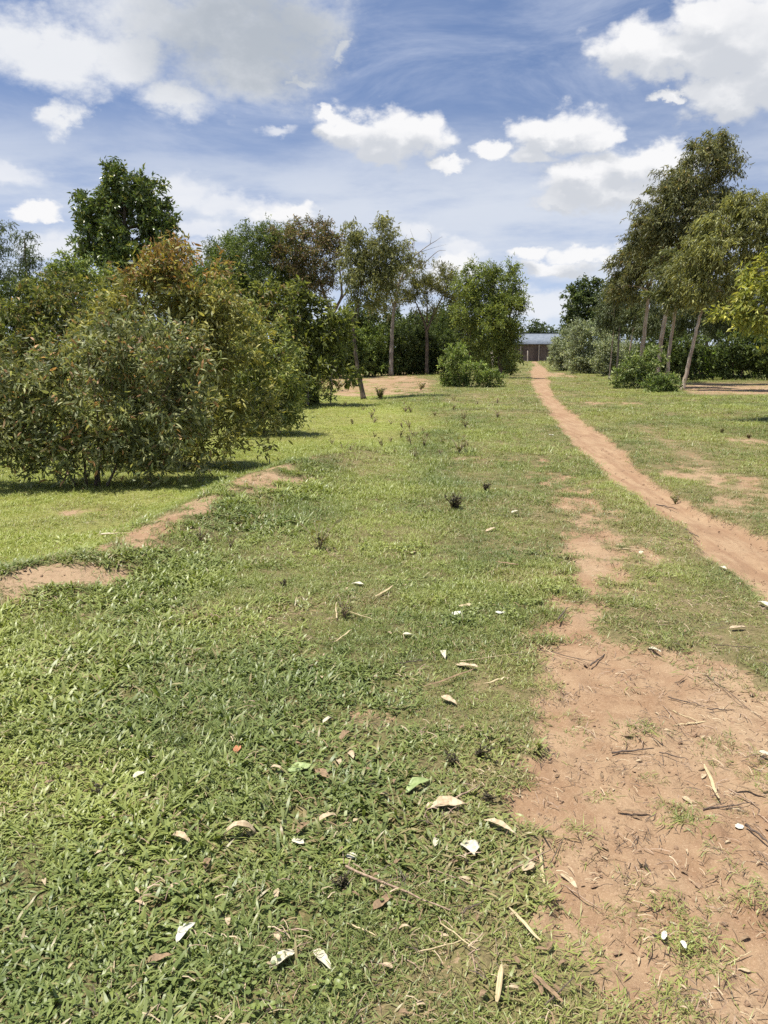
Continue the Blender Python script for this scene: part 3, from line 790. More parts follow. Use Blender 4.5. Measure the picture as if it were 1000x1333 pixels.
# bare tree: limbs only, sparse leaves low down
plant('bare_tree', 'half-dead tree with pale trunk and bare grey branches against the sky', 'tree', (509, 470),
      [[(509, 470, .2), (510, 440, .17), (512, 405, .14), (520, 365, .09), (536, 335, .05), (560, 318, .03), (576, 308, .01)], [(520, 365, .06), (545, 350, .04), (570, 326, .025), (580, 326, .01)],
       [(512, 400, .06), (505, 370, .04), (512, 335, .02), (530, 305, .008)], [(536, 335, .03), (540, 315, .015), (534, 298, .006)], [(560, 318, .02), (562, 305, .01), (556, 298, .005)], [(548, 328, .02), (566, 322, .01), (582, 318, .004)]],
      [(512, 380, 20, 14, 0, .6), (500, 398, 18, 14, 0, .8), (540, 325, 34, 18, 0, .05)],
      sp(fine, lai=.6, nbr=40, rmin=.009, pal=[((.12, .13, .06), 4), ((.16, .12, .08), 2)]), seed=46, Y=51, bark=M_bark_grey, group=G3)
plant('fine_leaved_tree', 'umbrella-shaped olive tree with forked dark stems in the middle of the skyline', 'tree', (558, 475),
      [[(556, 475, .17), (556, 440, .14), (553, 420, .1), (540, 390, .04)], [(556, 430, .1), (566, 405, .07), (580, 380, .03)], [(556, 420, .08), (556, 395, .05), (556, 370, .02)]],
      [(555, 360, 34, 11, 0, 1.2), (535, 372, 26, 14, 0, 1.2), (578, 370, 22, 13, 0, 1.2), (555, 382, 42, 14, 0, 1.1), (525, 392, 20, 12, 0, .9), (588, 388, 14, 12, 0, .9), (562, 402, 28, 10, 0, .6)],
      sp(fine, L=.2, W=.04, rise=.7, droop=-.2, lai=1.1, nbr=50, pal=[((.13, .13, .065), 5), ((.10, .11, .045), 3), ((.17, .18, .07), 2)]), seed=47, Y=52, group=G3)
plant('bushy_tree', 'lit green bushy tree closing the left side of the track before the house', 'tree', (650, 476),
      [[(652, 476, .2), (650, 440, .17), (645, 400, .1), (640, 370, .04)], [(650, 445, .12), (665, 410, .08), (668, 375, .03)], [(612, 470, .06), (612, 430, .05), (622, 395, .02)]],
      [(628, 362, 24, 17), (608, 375, 14, 20), (655, 362, 22, 16), (668, 378, 15, 20), (640, 388, 36, 22), (618, 400, 26, 24), (656, 405, 24, 24), (671, 410, 11, 15), (632, 425, 34, 24), (652, 438, 22, 20), (605, 430, 12, 24, None, 1), (660, 452, 14, 16), (640, 462, 30, 14)],
      sp(fine, L=.17, W=.055, lai=2.0, gapt=-.3, pal=[((.13, .17, .05), 4), ((.18, .21, .065), 3), ((.075, .105, .035), 4)]), seed=48, Y=46, group=G3)
plant('leafy_tree', 'dark leafy tree between the umbrella-shaped tree and the bushy track-side tree', 'tree', (597, 474),
      [[(600, 474, .15), (600, 430, .1), (598, 400, .05)]], [(598, 405, 18, 16), (588, 425, 22, 18), (605, 440, 20, 24), (575, 440, 20, 18)],
      sp(fine, pal=[((.05, .075, .03), 5), ((.09, .12, .04), 3)]), seed=49, Y=58, group=G3)
# dark hedge bushes
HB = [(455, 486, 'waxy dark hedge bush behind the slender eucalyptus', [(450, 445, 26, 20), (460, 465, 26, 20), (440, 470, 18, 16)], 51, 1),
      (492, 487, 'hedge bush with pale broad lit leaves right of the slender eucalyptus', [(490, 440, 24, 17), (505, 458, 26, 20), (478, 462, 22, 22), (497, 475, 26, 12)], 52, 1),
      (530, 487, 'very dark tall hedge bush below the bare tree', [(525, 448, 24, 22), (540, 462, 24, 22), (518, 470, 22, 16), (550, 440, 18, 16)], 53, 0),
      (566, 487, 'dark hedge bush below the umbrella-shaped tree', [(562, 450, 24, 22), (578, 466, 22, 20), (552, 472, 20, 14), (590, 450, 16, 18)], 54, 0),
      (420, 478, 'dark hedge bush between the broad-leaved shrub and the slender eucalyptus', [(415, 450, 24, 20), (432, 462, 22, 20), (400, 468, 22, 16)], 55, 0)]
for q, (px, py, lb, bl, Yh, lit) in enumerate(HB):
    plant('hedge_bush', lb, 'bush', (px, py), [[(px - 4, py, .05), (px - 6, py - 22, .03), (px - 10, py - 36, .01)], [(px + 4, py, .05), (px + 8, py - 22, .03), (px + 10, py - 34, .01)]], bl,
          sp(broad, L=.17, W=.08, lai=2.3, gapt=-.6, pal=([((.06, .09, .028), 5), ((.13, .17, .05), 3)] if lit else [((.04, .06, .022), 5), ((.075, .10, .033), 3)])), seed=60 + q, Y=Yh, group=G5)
# tall background bushes filling behind the hedge
BK = [(250, 'dark tree mass behind the orange-tipped bush', [(250, 372, 34, 22), (230, 400, 40, 30), (270, 400, 40, 34), (260, 440, 60, 30)], 56),
      (480, 'dark background tree low behind the slender eucalyptus', [(478, 410, 26, 18), (465, 430, 30, 22), (500, 428, 28, 20)], 64),
      (540, 'dark background tree low behind the umbrella-shaped tree', [(530, 425, 28, 17), (560, 432, 30, 18), (580, 420, 18, 14)], 66),
      (20, 'dark tree mass behind the olive brown bush', [(20, 400, 50, 26), (80, 398, 50, 26), (-40, 400, 50, 36), (50, 430, 90, 26), (130, 410, 40, 24)], 40),
      (-120, 'dark tree mass outside the left edge', [(-120, 380, 60, 50), (-200, 380, 60, 60), (-150, 430, 90, 30)], 38)]
for q, (px, lb, bl, Yb) in enumerate(BK):
    plant('background_tree', lb, 'tree', (px, 470), [[(px, 470, .2), (px, 430, .14), (px + 2, 405, .06)]], bl,
          sp(fine, L=.30, W=.11, tl=.7, lai=2.3, gapt=-.6, nbr=14, pal=[((.045, .065, .027), 5), ((.08, .105, .04), 3)]), seed=70 + q, Y=Yb, group=G3)
# --- track-side shrub, post
plant('shrub', 'low light-tipped green shrub beside the left of the track in front of the bushy tree', 'shrub', (608, 503),
      [[(600, 503, .03), (596, 480, .02), (592, 460, .008)], [(612, 503, .03), (620, 485, .02), (628, 472, .01)]],
      [(594, 470, 20, 16), (604, 486, 26, 16), (625, 488, 22, 13), (645, 492, 14, 8), (582, 492, 12, 10), (600, 456, 7, 9, 0, 1), (586, 458, 6, 9, 0, 1)],
      sp(broad, L=.14, W=.055, T=4, m=8, tl=.25, pal=[((.13, .18, .055), 4), ((.08, .12, .035), 4), ((.24, .28, .14), 1.6)]), seed=81)
plant('shrub', 'small rounded dull green shrub between the post and the house', 'shrub', (668, 484),
      [[(660, 484, .05), (660, 465, .03), (658, 455, .01)]], [(658, 462, 14, 13), (650, 473, 15, 11), (665, 474, 8, 8)],
      sp(broad, L=.17, W=.07, pal=[((.10, .135, .05), 4), ((.06, .085, .03), 3)]), seed=82, Y=52)

# --- right side: grey-leaved shrubs
grey = dict(L=.15, W=.06, T=5, m=8, tl=.4, droop=.1, lai=1.9, gaps=.8, gapt=-.45, rise=.6, nrand=1.0, nup=.6, nbr=24, dep=1.0, crown_name='foliage', trunk_name='stems',
            pal=[((.20, .235, .19), 4), ((.11, .14, .095), 3.5), ((.33, .37, .33), 2)])
GS = [((738, 480), 'grey-leaved shrub nearest the house on the right side of the track', [(740, 444, 17, 15), (727, 455, 11, 15), (735, 456, 16, 13), (745, 462, 18, 15), (730, 472, 16, 9)], 62),
      ((765, 484), 'tall silvery shrub in the middle of the grey-leaved shrub row', [(755, 436, 18, 16), (772, 442, 20, 18), (755, 462, 20, 18), (776, 466, 20, 16), (765, 476, 24, 9)], 55),
      ((795, 488), 'silvery shrub at the near end of the grey-leaved row among thin trunks', [(792, 452, 18, 14), (808, 462, 18, 14), (795, 472, 20, 13), (785, 462, 14, 14)], 50)]
for q, (b, lb, bl, Yg) in enumerate(GS):
    plant('grey_shrub', lb, 'shrub', b, [[(b[0] - 4, b[1], .05), (b[0] - 6, b[1] - 22, .03), (b[0] - 8, b[1] - 34, .01)], [(b[0] + 4, b[1], .05), (b[0] + 8, b[1] - 22, .03), (b[0] + 12, b[1] - 32, .01)]], bl, grey, seed=90 + q, Y=Yg, group=G4)
plant('shrub', 'rounded green shrub with whitish tips at the foot of the eucalyptus row', 'shrub', (838, 505),
      [[(832, 505, .03), (828, 488, .02), (822, 470, .01)], [(846, 505, .03), (850, 485, .02), (850, 468, .01)]],
      [(826, 478, 24, 14), (848, 472, 18, 14), (838, 492, 28, 14), (812, 488, 14, 10), (852, 462, 10, 10, 0, 1.2)],
      sp(broad, L=.13, W=.055, tl=.25, rise=.4, pal=[((.11, .155, .055), 4), ((.07, .105, .035), 3), ((.26, .30, .19), 2)]), seed=94, group=G4)
plant('shrub', 'low dark green shrub touching the foremost eucalyptus trunk', 'shrub', (864, 511),
      [[(860, 511, .02), (856, 500, .012)], [(868, 511, .02), (876, 500, .012)]], [(860, 499, 20, 10), (876, 503, 12, 7), (848, 504, 12, 7)],
      sp(broad, L=.12, W=.055, tl=.2, lai=2.0, pal=[((.09, .135, .04), 4), ((.06, .09, .03), 3), ((.17, .21, .09), 1)]), seed=95, group=G4)
plant('round_tree', 'dark green rounded tree behind the grey-leaved shrubs on the right', 'tree', (770, 474),
      [[(770, 474, .3), (768, 430, .24), (766, 395, .1)]], [(765, 378, 22, 14), (748, 388, 15, 14), (785, 385, 22, 16), (760, 400, 28, 17), (742, 408, 9, 9, 0, 1.4), (780, 410, 30, 20), (795, 430, 34, 20), (752, 425, 18, 14)],
      sp(broad, L=.32, W=.14, tl=.6, T=4, lai=2.3, gaps=1.3, gapt=-.35, pal=[((.04, .06, .025), 5), ((.065, .09, .035), 3), ((.12, .14, .06), .8)]), seed=96, Y=68, group=G2 + ' and behind')

# --- tall eucalyptus row
gumT = dict(L=.20, W=.038, T=6, m=11, tl=.50, droop=1.0, lai=2.0, gaps=.7, gapt=-.25, rise=.2, nrand=1.0, nup=.3, nbr=30, dep=.9, wind=(-.28, 0, 0), curl=.25,
            pal=[((.12, .13, .06), 5), ((.175, .185, .09), 4), ((.07, .08, .035), 4), ((.22, .18, .09), .8)])
plant('eucalyptus_tree', 'tallest wind-swept eucalyptus, its crown highest in the right-hand row', 'tree', (856, 487),
      [[(855, 487, .16), (860, 450, .14), (868, 400, .12), (876, 345, .09), (895, 280, .06), (925, 210, .02)]],
      [(938, 190, 20, 15), (915, 205, 26, 20), (945, 215, 16, 24), (890, 235, 28, 22), (925, 245, 34, 28), (865, 262, 26, 22), (900, 280, 42, 28), (850, 292, 26, 20), (935, 278, 22, 26), (880, 312, 40, 24), (845, 320, 24, 18), (915, 312, 30, 22), (945, 180, 10, 8)],
      sp(gumT, lai=2.0), seed=101, Y=38, bark=M_bark_gum, group=G2, mat=M_gum)
plant('eucalyptus_tree', 'eucalyptus with pale forked trunk left of the tallest one', 'tree', (830, 486),
      [[(832, 486, .15), (838, 440, .13), (844, 390, .11), (846, 372, .1), (858, 325, .05), (862, 290, .02)], [(845, 375, .07), (838, 350, .05), (830, 310, .02)]],
      [(835, 325, 24, 18), (815, 345, 18, 18), (845, 345, 26, 18), (825, 368, 24, 18), (860, 330, 20, 22), (852, 300, 22, 16), (808, 372, 14, 16), (840, 300, 16, 12)],
      gumT, seed=102, Y=41, bark=M_bark_gum, group=G2, mat=M_gum)
plant('eucalyptus_tree', 'eucalyptus with straight pale trunk between the tallest and the foremost', 'tree', (866, 497),
      [[(867, 497, .11), (872, 455, .1), (879, 405, .085), (884, 365, .05), (888, 330, .02)]],
      [(885, 345, 24, 18), (868, 362, 22, 16), (895, 370, 24, 18), (875, 385, 26, 14), (905, 345, 18, 18)],
      sp(gumT, pal=[((.12, .14, .06), 5), ((.18, .19, .09), 3), ((.07, .09, .04), 3)]), seed=103, Y=35, bark=M_bark_gum, group=G2, mat=M_gum)
plant('eucalyptus_tree', 'foremost eucalyptus of the right-hand row with leaning bare lower trunk', 'tree', (888, 508),
      [[(888, 508, .12), (896, 475, .1), (906, 430, .085), (915, 400, .075), (925, 350, .05), (945, 290, .015)]],
      [(955, 268, 20, 15), (975, 262, 22, 16), (935, 290, 26, 18), (965, 295, 34, 22), (912, 318, 24, 18), (950, 325, 40, 22), (992, 300, 24, 26), (900, 342, 22, 18), (930, 352, 36, 20), (905, 372, 26, 16), (940, 378, 28, 16), (988, 340, 22, 22), (920, 392, 24, 10, 0, 1.0), (1010, 280, 24, 30)],
      sp(gumT, lai=1.7, L=.19, pal=[((.18, .195, .07), 5), ((.25, .26, .105), 3), ((.10, .115, .045), 3)]), seed=104, bark=M_bark_gum, group=G2, mat=M_gum)
thin = [((793, 487), 'thinnest leaning young eucalyptus by the silvery shrub', [[(793, 493, .06), (796, 460, .05), (799, 430, .035), (800, 400, .012)]], [(798, 392, 14, 12), (790, 408, 14, 12), (804, 418, 14, 12), (806, 380, 12, 12)], 44),
        ((803, 484), 'dark-stemmed slim eucalyptus second from the left of the row', [[(803, 484, .08), (805, 450, .07), (808, 415, .05), (812, 380, .015)]], [(812, 372, 16, 14), (800, 385, 14, 14), (818, 395, 18, 14), (808, 405, 16, 12), (822, 360, 12, 12)], 48),
        ((815, 484), 'slim eucalyptus third from the left with slanting pale stem', [[(815, 484, .08), (821, 450, .065), (827, 415, .05), (832, 380, .015)]], [(832, 385, 18, 14), (822, 402, 18, 14), (840, 405, 18, 14), (834, 420, 20, 12)], 46),
        ((835, 488), 'slim dark eucalyptus stem close behind the shrub with whitish tips', [[(832, 488, .07), (838, 455, .06), (842, 425, .05), (846, 395, .015)]], [(848, 395, 20, 14), (858, 412, 20, 14), (842, 418, 16, 12)], 43),
        ((905, 486), 'shaded eucalyptus behind the foremost trunk', [[(905, 486, .1), (908, 450, .08), (912, 400, .06), (918, 360, .02)]], [(915, 395, 26, 18), (900, 415, 22, 16), (935, 410, 26, 18), (890, 395, 20, 16), (950, 390, 24, 20)], 48),
        ((945, 486), 'shaded eucalyptus behind the yellow-green tree', [[(945, 486, .12), (948, 440, .1), (952, 400, .07), (958, 340, .02)]], [(960, 370, 30, 24), (985, 390, 30, 24), (940, 425, 28, 18), (975, 420, 30, 18), (1000, 350, 24, 26)], 50)]
for q, (b, lb, tr, bl, Yt) in enumerate(thin):
    plant('eucalyptus_tree', lb, 'tree', b, tr, bl, sp(gumT, tl=.5, lai=1.6, pal=[((.085, .11, .055), 5), ((.12, .145, .08), 3), ((.055, .07, .035), 4)]), seed=110 + q, Y=Yt, bark=M_bark_gum if q in (0, 2) else M_bark_grey, group=G2, mat=M_gum)
# yellow-green tree leaning in from the right
plant('broadleaf_tree', 'bright yellow-green broad-leaved tree reaching in from the right frame edge', 'tree', (1058, 548),
      [[(1058, 548, .12), (1050, 490, .1), (1035, 440, .07), (1010, 400, .03)], [(1050, 490, .07), (1075, 430, .05), (1090, 380, .02)]],
      [(990, 362, 30, 18, 0, 1.5), (965, 392, 24, 18, 0, 1.4), (1000, 395, 34, 22), (985, 420, 30, 12, 0, 1.2), (946, 408, 12, 8, 0, 1.1), (1030, 350, 40, 30), (1040, 400, 40, 34), (1075, 360, 50, 40), (1085, 415, 50, 40), (1020, 430, 34, 14, 0, 1)],
      sp(broad, L=.16, W=.06, T=4, m=9, tl=.35, droop=.5, gapt=-.15, dep=.9, pal=[((.21, .225, .06), 4), ((.28, .28, .085), 2), ((.13, .155, .045), 4)]), seed=121, Y=19)
# right hedge
RH = [(905, 'dark hedge bush behind the foremost eucalyptus trunk', [(900, 455, 26, 18), (915, 468, 24, 14), (885, 468, 22, 14)], 44),
      (960, 'dark hedge bush right of the grassy bank', [(960, 450, 24, 20), (975, 466, 24, 16), (950, 470, 16, 12), (985, 448, 20, 18)], 44),
      (1010, 'dark hedge bush cut by the right frame edge', [(1005, 455, 22, 20), (1030, 460, 30, 24), (1060, 455, 40, 30)], 43),
      (870, 'dark undergrowth bush behind the pale trunks', [(860, 445, 26, 16), (880, 440, 24, 18), (845, 462, 24, 14), (868, 465, 26, 14)], 56)]
for q, (px, lb, bl, Yr) in enumerate(RH):
    plant('hedge_bush', lb, 'bush', (px, 484), [[(px - 4, 484, .05), (px - 6, 466, .03), (px - 10, 450, .01)], [(px + 5, 484, .05), (px + 8, 466, .03), (px + 12, 452, .01)]], bl,
          sp(broad, L=.20, W=.09, lai=2.2, gapt=-.6, pal=[((.05, .075, .028), 5), ((.09, .12, .04), 3)]), seed=130 + q, Y=Yr, group='dark hedge bushes on the far right')
plant('bright_shrub', 'bright green low foliage bank lit between two dark hedge bushes', 'shrub', (933, 483),
      [[(930, 483, .03), (930, 474, .01)], [(940, 483, .03), (944, 474, .01)]], [(925, 472, 16, 8), (942, 470, 14, 9), (935, 464, 16, 6)],
      sp(broad, L=.2, W=.04, droop=-.2, rise=.9, lai=2.2, pal=[((.16, .24, .05), 4), ((.11, .17, .04), 3)]), seed=140, Y=46)
# dense undergrowth bushes closing the view under the crowns
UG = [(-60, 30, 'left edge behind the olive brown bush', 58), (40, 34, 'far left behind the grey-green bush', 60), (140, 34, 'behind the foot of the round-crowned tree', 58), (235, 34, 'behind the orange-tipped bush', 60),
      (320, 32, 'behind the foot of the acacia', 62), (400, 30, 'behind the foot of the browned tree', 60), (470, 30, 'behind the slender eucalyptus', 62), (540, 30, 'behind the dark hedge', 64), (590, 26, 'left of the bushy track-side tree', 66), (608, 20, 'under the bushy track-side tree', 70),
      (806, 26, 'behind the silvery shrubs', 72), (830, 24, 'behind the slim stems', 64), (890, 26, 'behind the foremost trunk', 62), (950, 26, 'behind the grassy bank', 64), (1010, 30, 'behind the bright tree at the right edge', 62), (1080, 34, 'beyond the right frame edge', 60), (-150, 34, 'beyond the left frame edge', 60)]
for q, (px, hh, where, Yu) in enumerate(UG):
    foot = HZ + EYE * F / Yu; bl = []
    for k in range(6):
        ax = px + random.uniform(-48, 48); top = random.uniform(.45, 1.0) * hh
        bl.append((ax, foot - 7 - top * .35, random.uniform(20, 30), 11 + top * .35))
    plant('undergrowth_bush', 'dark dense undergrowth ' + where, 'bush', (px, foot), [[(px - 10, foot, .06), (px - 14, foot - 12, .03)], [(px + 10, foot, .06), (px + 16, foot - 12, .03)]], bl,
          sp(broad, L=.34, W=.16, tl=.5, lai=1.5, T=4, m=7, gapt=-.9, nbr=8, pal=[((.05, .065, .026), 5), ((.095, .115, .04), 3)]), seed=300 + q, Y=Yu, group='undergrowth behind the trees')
# far trees closing the horizon
FT = [(706, 150, [(700, 428, 15, 8), (686, 432, 12, 7), (718, 434, 12, 6), (700, 438, 22, 6)], 'wide dark distant tree above the metal roof'),
      (742, 150, [(738, 432, 12, 6), (752, 428, 14, 8), (745, 440, 20, 8)], 'dark distant tree right of the metal roof'),
      (655, 150, [(650, 425, 20, 12), (630, 430, 22, 14), (665, 436, 16, 10)], 'dark distant tree left of the metal roof'),
      (560, 130, [(560, 425, 30, 14), (520, 430, 30, 14), (590, 430, 24, 14)], 'distant tree line piece behind the umbrella-shaped tree'),
      (460, 130, [(460, 425, 34, 14), (420, 430, 30, 14), (390, 425, 30, 14)], 'distant tree line piece behind the browned tree'),
      (820, 120, [(820, 425, 40, 16), (780, 430, 30, 14), (860, 425, 34, 18)], 'distant tree line piece behind the slim eucalyptus stems'),
      (920, 110, [(910, 420, 34, 20), (950, 425, 34, 18), (985, 420, 34, 22), (1040, 420, 40, 26)], 'distant tree line piece behind the right hedge')]
for q, (px, Yf, bl, lb) in enumerate(FT):
    plant('distant_tree', lb, 'tree', (px, 466), [[(px, 466, .35), (px, 448, .3), (px, 435, .15)]], bl,
          sp(broad, L=.6, W=.3, tl=1.2, T=4, m=7, lai=2.4, gaps=3, gapt=-.6, nbr=12, rmin=.03, pal=[((.04, .06, .03), 5), ((.06, .085, .04), 3)]), seed=150 + q, Y=Yf, group='distant trees on the horizon')
print('LEAVES', LEAF_TOTAL[0])

# ------------------------------------------------------------------ houses
def box_arr(x0, x1, y0, y1, z0, z1):
    V = np.array([[x, y, z] for z in (z0, z1) for y in (y0, y1) for x in (x0, x1)], float)
    Fq = np.array([[0, 2, 3, 1], [4, 5, 7, 6], [0, 1, 5, 4], [2, 6, 7, 3], [0, 4, 6, 2], [1, 3, 7, 5]])
    return V, Fq
def boxes(name, lst, mat, parent=None):
    V = []; Fq = []; o = 0
    for b in lst:
        v, f = box_arr(*b); V.append(v); Fq.append(f + o); o += 8
    return mk_obj(name, mk_mesh(name, np.concatenate(V), [np.concatenate(Fq)]), mat, parent)

M_roof = plain_material('galvanised_roof', (.13, .155, .19), (.19, .215, .25), 3, .8, .05)
M_mud_shaded = plain_material('shaded_mud_wall', (.12, .09, .075), (.17, .13, .105), 4, .95, .5)  # mud brown, darkened so the wall's shade is part of the colour
M_timber = plain_material('weathered_timber', (.36, .30, .24), (.52, .46, .38), 25, .85, .4, (1, 1, .15))
M_door = plain_material('dark_door', (.07, .05, .045), (.11, .08, .06), 8, .7, .2)

def house(label, x0, x1, Y, eave, ridge, depth, rot=0, group=None):
    cx = (x0 + x1) / 2; hw = (x1 - x0) / 2
    root = mk_obj('house', None, loc=(cx, Y, 0)); root.rotation_euler = (0, 0, rot)
    tag(root, label, 'house', group)
    # walls with gable ends
    V = []; Fq = []; Ft = []
    t = .2
    wl = [(-hw, hw, 0, t, -.1, eave), (-hw, hw, depth - t, depth, -.1, eave), (-hw, -hw + t, t, depth - t, -.1, eave), (hw - t, hw, t, depth - t, -.1, eave)]
    wo = boxes('wall', wl, M_mud_shaded, root)
    gv = []; gf = []
    for s in (-1, 1):
        o = len(gv); xx = s * hw; xi = s * (hw - t)
        o = 0; gv = []; gf = []
        gv += [[xx, 0, eave + .003], [xx, depth, eave + .003], [xx, depth / 2, ridge - .05], [xi, 0, eave + .003], [xi, depth, eave + .003], [xi, depth / 2, ridge - .05]]
        gf = [[0, 1, 2], [3, 5, 4]]; gq = [[0, 3, 4, 1], [1, 4, 5, 2], [2, 5, 3, 0]]
        mk_obj('gable', mk_mesh('gable', gv, [gf, gq]), M_mud_shaded, root)
    # corrugated roof as real ridged sheets
    ov = .45; n = int((2 * hw + .8) / .10)
    xs = np.linspace(-hw - .4, hw + .4, n * 4 + 1); wav = .018 * np.sin((xs - xs[0]) / .10 * 2 * PI)
    sl = (ridge - eave) / (depth / 2)
    sides = [(-ov, depth / 2), (depth + ov, depth / 2)]
    Vr = []; Fr = []
    for ya, yb in sides:
        za = ridge - abs(depth / 2 - ya) * sl + .06; zb = ridge + .06
        o = len(Vr) and sum(len(v) for v in Vr)
        A = np.stack([xs, np.full_like(xs, ya), za + wav], -1); B = np.stack([xs, np.full_like(xs, yb), zb + wav], -1)
        Vr.append(np.concatenate([A, B])); k = np.arange(len(xs) - 1)
        Fr.append(np.stack([k, k + 1, k + 1 + len(xs), k + len(xs)], -1) + o)
    ro = mk_obj('roof', mk_mesh('roof', np.concatenate(Vr), [np.concatenate(Fr)], smooth=True), M_roof, root)
    md = ro.modifiers.new('thickness', 'SOLIDIFY'); md.thickness = .02
    boxes('ridge_cap', [(-hw - .4, hw + .4, depth / 2 - .12, depth / 2 + .12, ridge + .085, ridge + .11)], M_roof, root)
    for dx in (-hw * .35, hw * .45):
        boxes('door', [(dx - .42, dx + .42, -.03, 0.02 - .022, 0, 1.9)], M_door, root)
    for dx in (-hw * .75, hw * .05):
        w = boxes('window', [(dx - .4, dx + .4, -.02, -.003, .95, 1.65)], M_door, root)
    for px_ in np.linspace(-hw * .9, hw * .9, 4):
        boxes('post', [(px_ - .05, px_ + .05, -ov + .05, -ov + .15, -.1, ridge - (depth / 2 + ov) * sl + .02)], M_timber, root)
    return root
house('low mud-walled house with blue-grey corrugated metal roof at the end of the track', 18.2, 26.5, 112, 2.45, 3.75, 6.5)
house('pale metal roofed shed glimpsed behind the eucalyptus stems', 21.4, 25.2, 72, 1.9, 2.4, 5.0)

# fence posts
def post(px0, py0, px1, py1, Y, r0, label):
    a = at(px0, py0, Y); bz = float(ground_z(a[0], Y)); b_ = at(px1, py1, Y)
    root_loc = np.array([a[0], Y, bz])
    P = np.array([[0, 0, -.25], [0, 0, 0], (b_ - root_loc) * .5 + [.01, 0, 0], b_ - root_loc])
    V, Fc = tubes([(P, np.array([r0 * 1.1, r0 * 1.05, r0, r0 * .9]))], 8)
    V += rng.normal(0, .004, V.shape)
    o = mk_obj('fence_post', mk_mesh('fence_post', V, Fc, smooth=True), M_timber, loc=tuple(root_loc))
    tag(o, label, 'post')
post(644, 478, 640, 458, 50, .09, 'short leaning weathered wooden post left of the track by the shrub')
post(687, 469.5, 687, 457, 105, .07, 'thin pale upright post in front of the house wall')

# ------------------------------------------------------------------ litter: leaves, strips, sticks
M_tan = plain_material('dry_leaf_tan', (.36, .27, .16), (.54, .43, .28), 60, .75, .4, (1, .2, 1))
M_cream = plain_material('dry_leaf_cream', (.44, .40, .28), (.62, .57, .43), 50, .65, .25)
M_brown = plain_material('dry_leaf_brown', (.17, .11, .06), (.30, .20, .11), 60, .8, .4)
M_red = plain_material('dry_leaf_red', (.38, .14, .07), (.50, .22, .10), 60, .7, .3)
M_lgreen = plain_material('fallen_leaf_green', (.20, .26, .09), (.30, .36, .14), 40, .5, .2)
M_white = plain_material('white_scrap', (.50, .49, .40), (.64, .62, .52), 20, .7, .1)
M_stick = plain_material('stick_bark', (.23, .15, .10), (.40, .29, .20), 80, .85, .5, (1, 1, 1))
M_dark = plain_material('dark_stick', (.06, .045, .035), (.14, .10, .075), 70, .85, .5)
M_straw = plain_material('straw', (.42, .33, .18), (.58, .47, .27), 70, .6, .3, (.2, 1, 1))
MATS = dict(tan=M_tan, cream=M_cream, brown=M_brown, red=M_red, green=M_lgreen, white=M_white, stick=M_stick, dark=M_dark, straw=M_straw)

def place(px, py, lift=None):
    g = gp(px, py); x, y = g[0], g[1]
    S, _ = soil_fields(np.array([x]), np.array([y]))
    z = float(ground_z(x, y)); up = (.003 if S[0] > .5 else .017) if lift is None else lift
    g = gp(px, py, z + up)
    return float(g[0]), float(g[1]), float(ground_z(g[0], g[1])) + up, float(S[0])

def px_len(py, n):
    Y = depth_of(py); return n * math.hypot(Y, EYE) / F

def leaf_litter(px, py, ln, ang, mat, label, wid=.36, curl=.5, cup=.4, group=None, tilt=.08, name='fallen_leaf', cat='leaf'):
    x, y, z, s = place(px, py)
    L = px_len(py, ln) * .88; W = L * wid * .92
    r = np.random.default_rng(int(px * 7 + py * 13))
    nu, nv = 12, 7
    V = []; e1 = 1 + r.normal(0, .10, nu); e2 = 1 + r.normal(0, .10, nu)
    cu = curl * r.uniform(.8, 1.2); ph = r.uniform(0, 6)
    for i in range(nu):
        t = i / (nu - 1); wv = W * (math.sin(PI * t ** .8) ** .75) * .5 + .0006
        if t < .08: wv = W * .03
        for j in range(nv):
            v = (j / (nv - 1) - .5) * 2; v = v * (e1[i] if v > 0 else e2[i])
            a = cu * (t - .5) * 2
            X = (math.sin(a) / max(abs(cu), .05)) * L / 2
            Zc = -((1 - math.cos(a)) / max(abs(cu), .05)) * L / 2 + cu * .22 * L
            c2 = cup * v
            yy = wv * math.sin(c2 * 1.2) / (1.2 * max(cup, .05)) if cup > .05 else wv * v
            zz = Zc + wv * (1 - math.cos(c2 * 1.2)) * .9 + .05 * W * math.sin(9 * t + ph + 2.2 * v) + .04 * W * math.sin(5 * v + 6 * t + ph)
            V.append([X + .03 * L * math.sin(3 * v + ph) * t, yy + .05 * L * math.sin(2.4 * t + ph), zz])
    V = np.array(V)
    k = np.arange(nu - 1)[:, None] * nv + np.arange(nv - 1)[None]
    Fq = np.stack([k, k + 1, k + nv + 1, k + nv], -1).reshape(-1, 4)
    a = R(ang)
    V[:, 2] += tilt * V[:, 0] * r.choice([-1, 1])
    V[:, 2] -= np.percentile(V[:, 2], 12)
    o = mk_obj(name, mk_mesh(name, V, [Fq], smooth=True), MATS[mat], loc=(x, y, z))
    o.rotation_euler = (0, 0, a)
    md = o.modifiers.new('thickness', 'SOLIDIFY'); md.thickness = .0009
    tag(o, label, cat, group)
    LITTER_HOLES.append((x, y, L * .42))
    return o

def ang_px(px, py, ln, deg):
    """photo angle (counter-clockwise, degrees) to a ground heading"""
    dx = ln / 2 * math.cos(R(deg)); dy = -ln / 2 * math.sin(R(deg))
    a = gp(px - dx, py - dy); b_ = gp(px + dx, py + dy)
    return math.degrees(math.atan2(b_[1] - a[1], b_[0] - a[0])), float(np.hypot(*(b_ - a)[:2]))

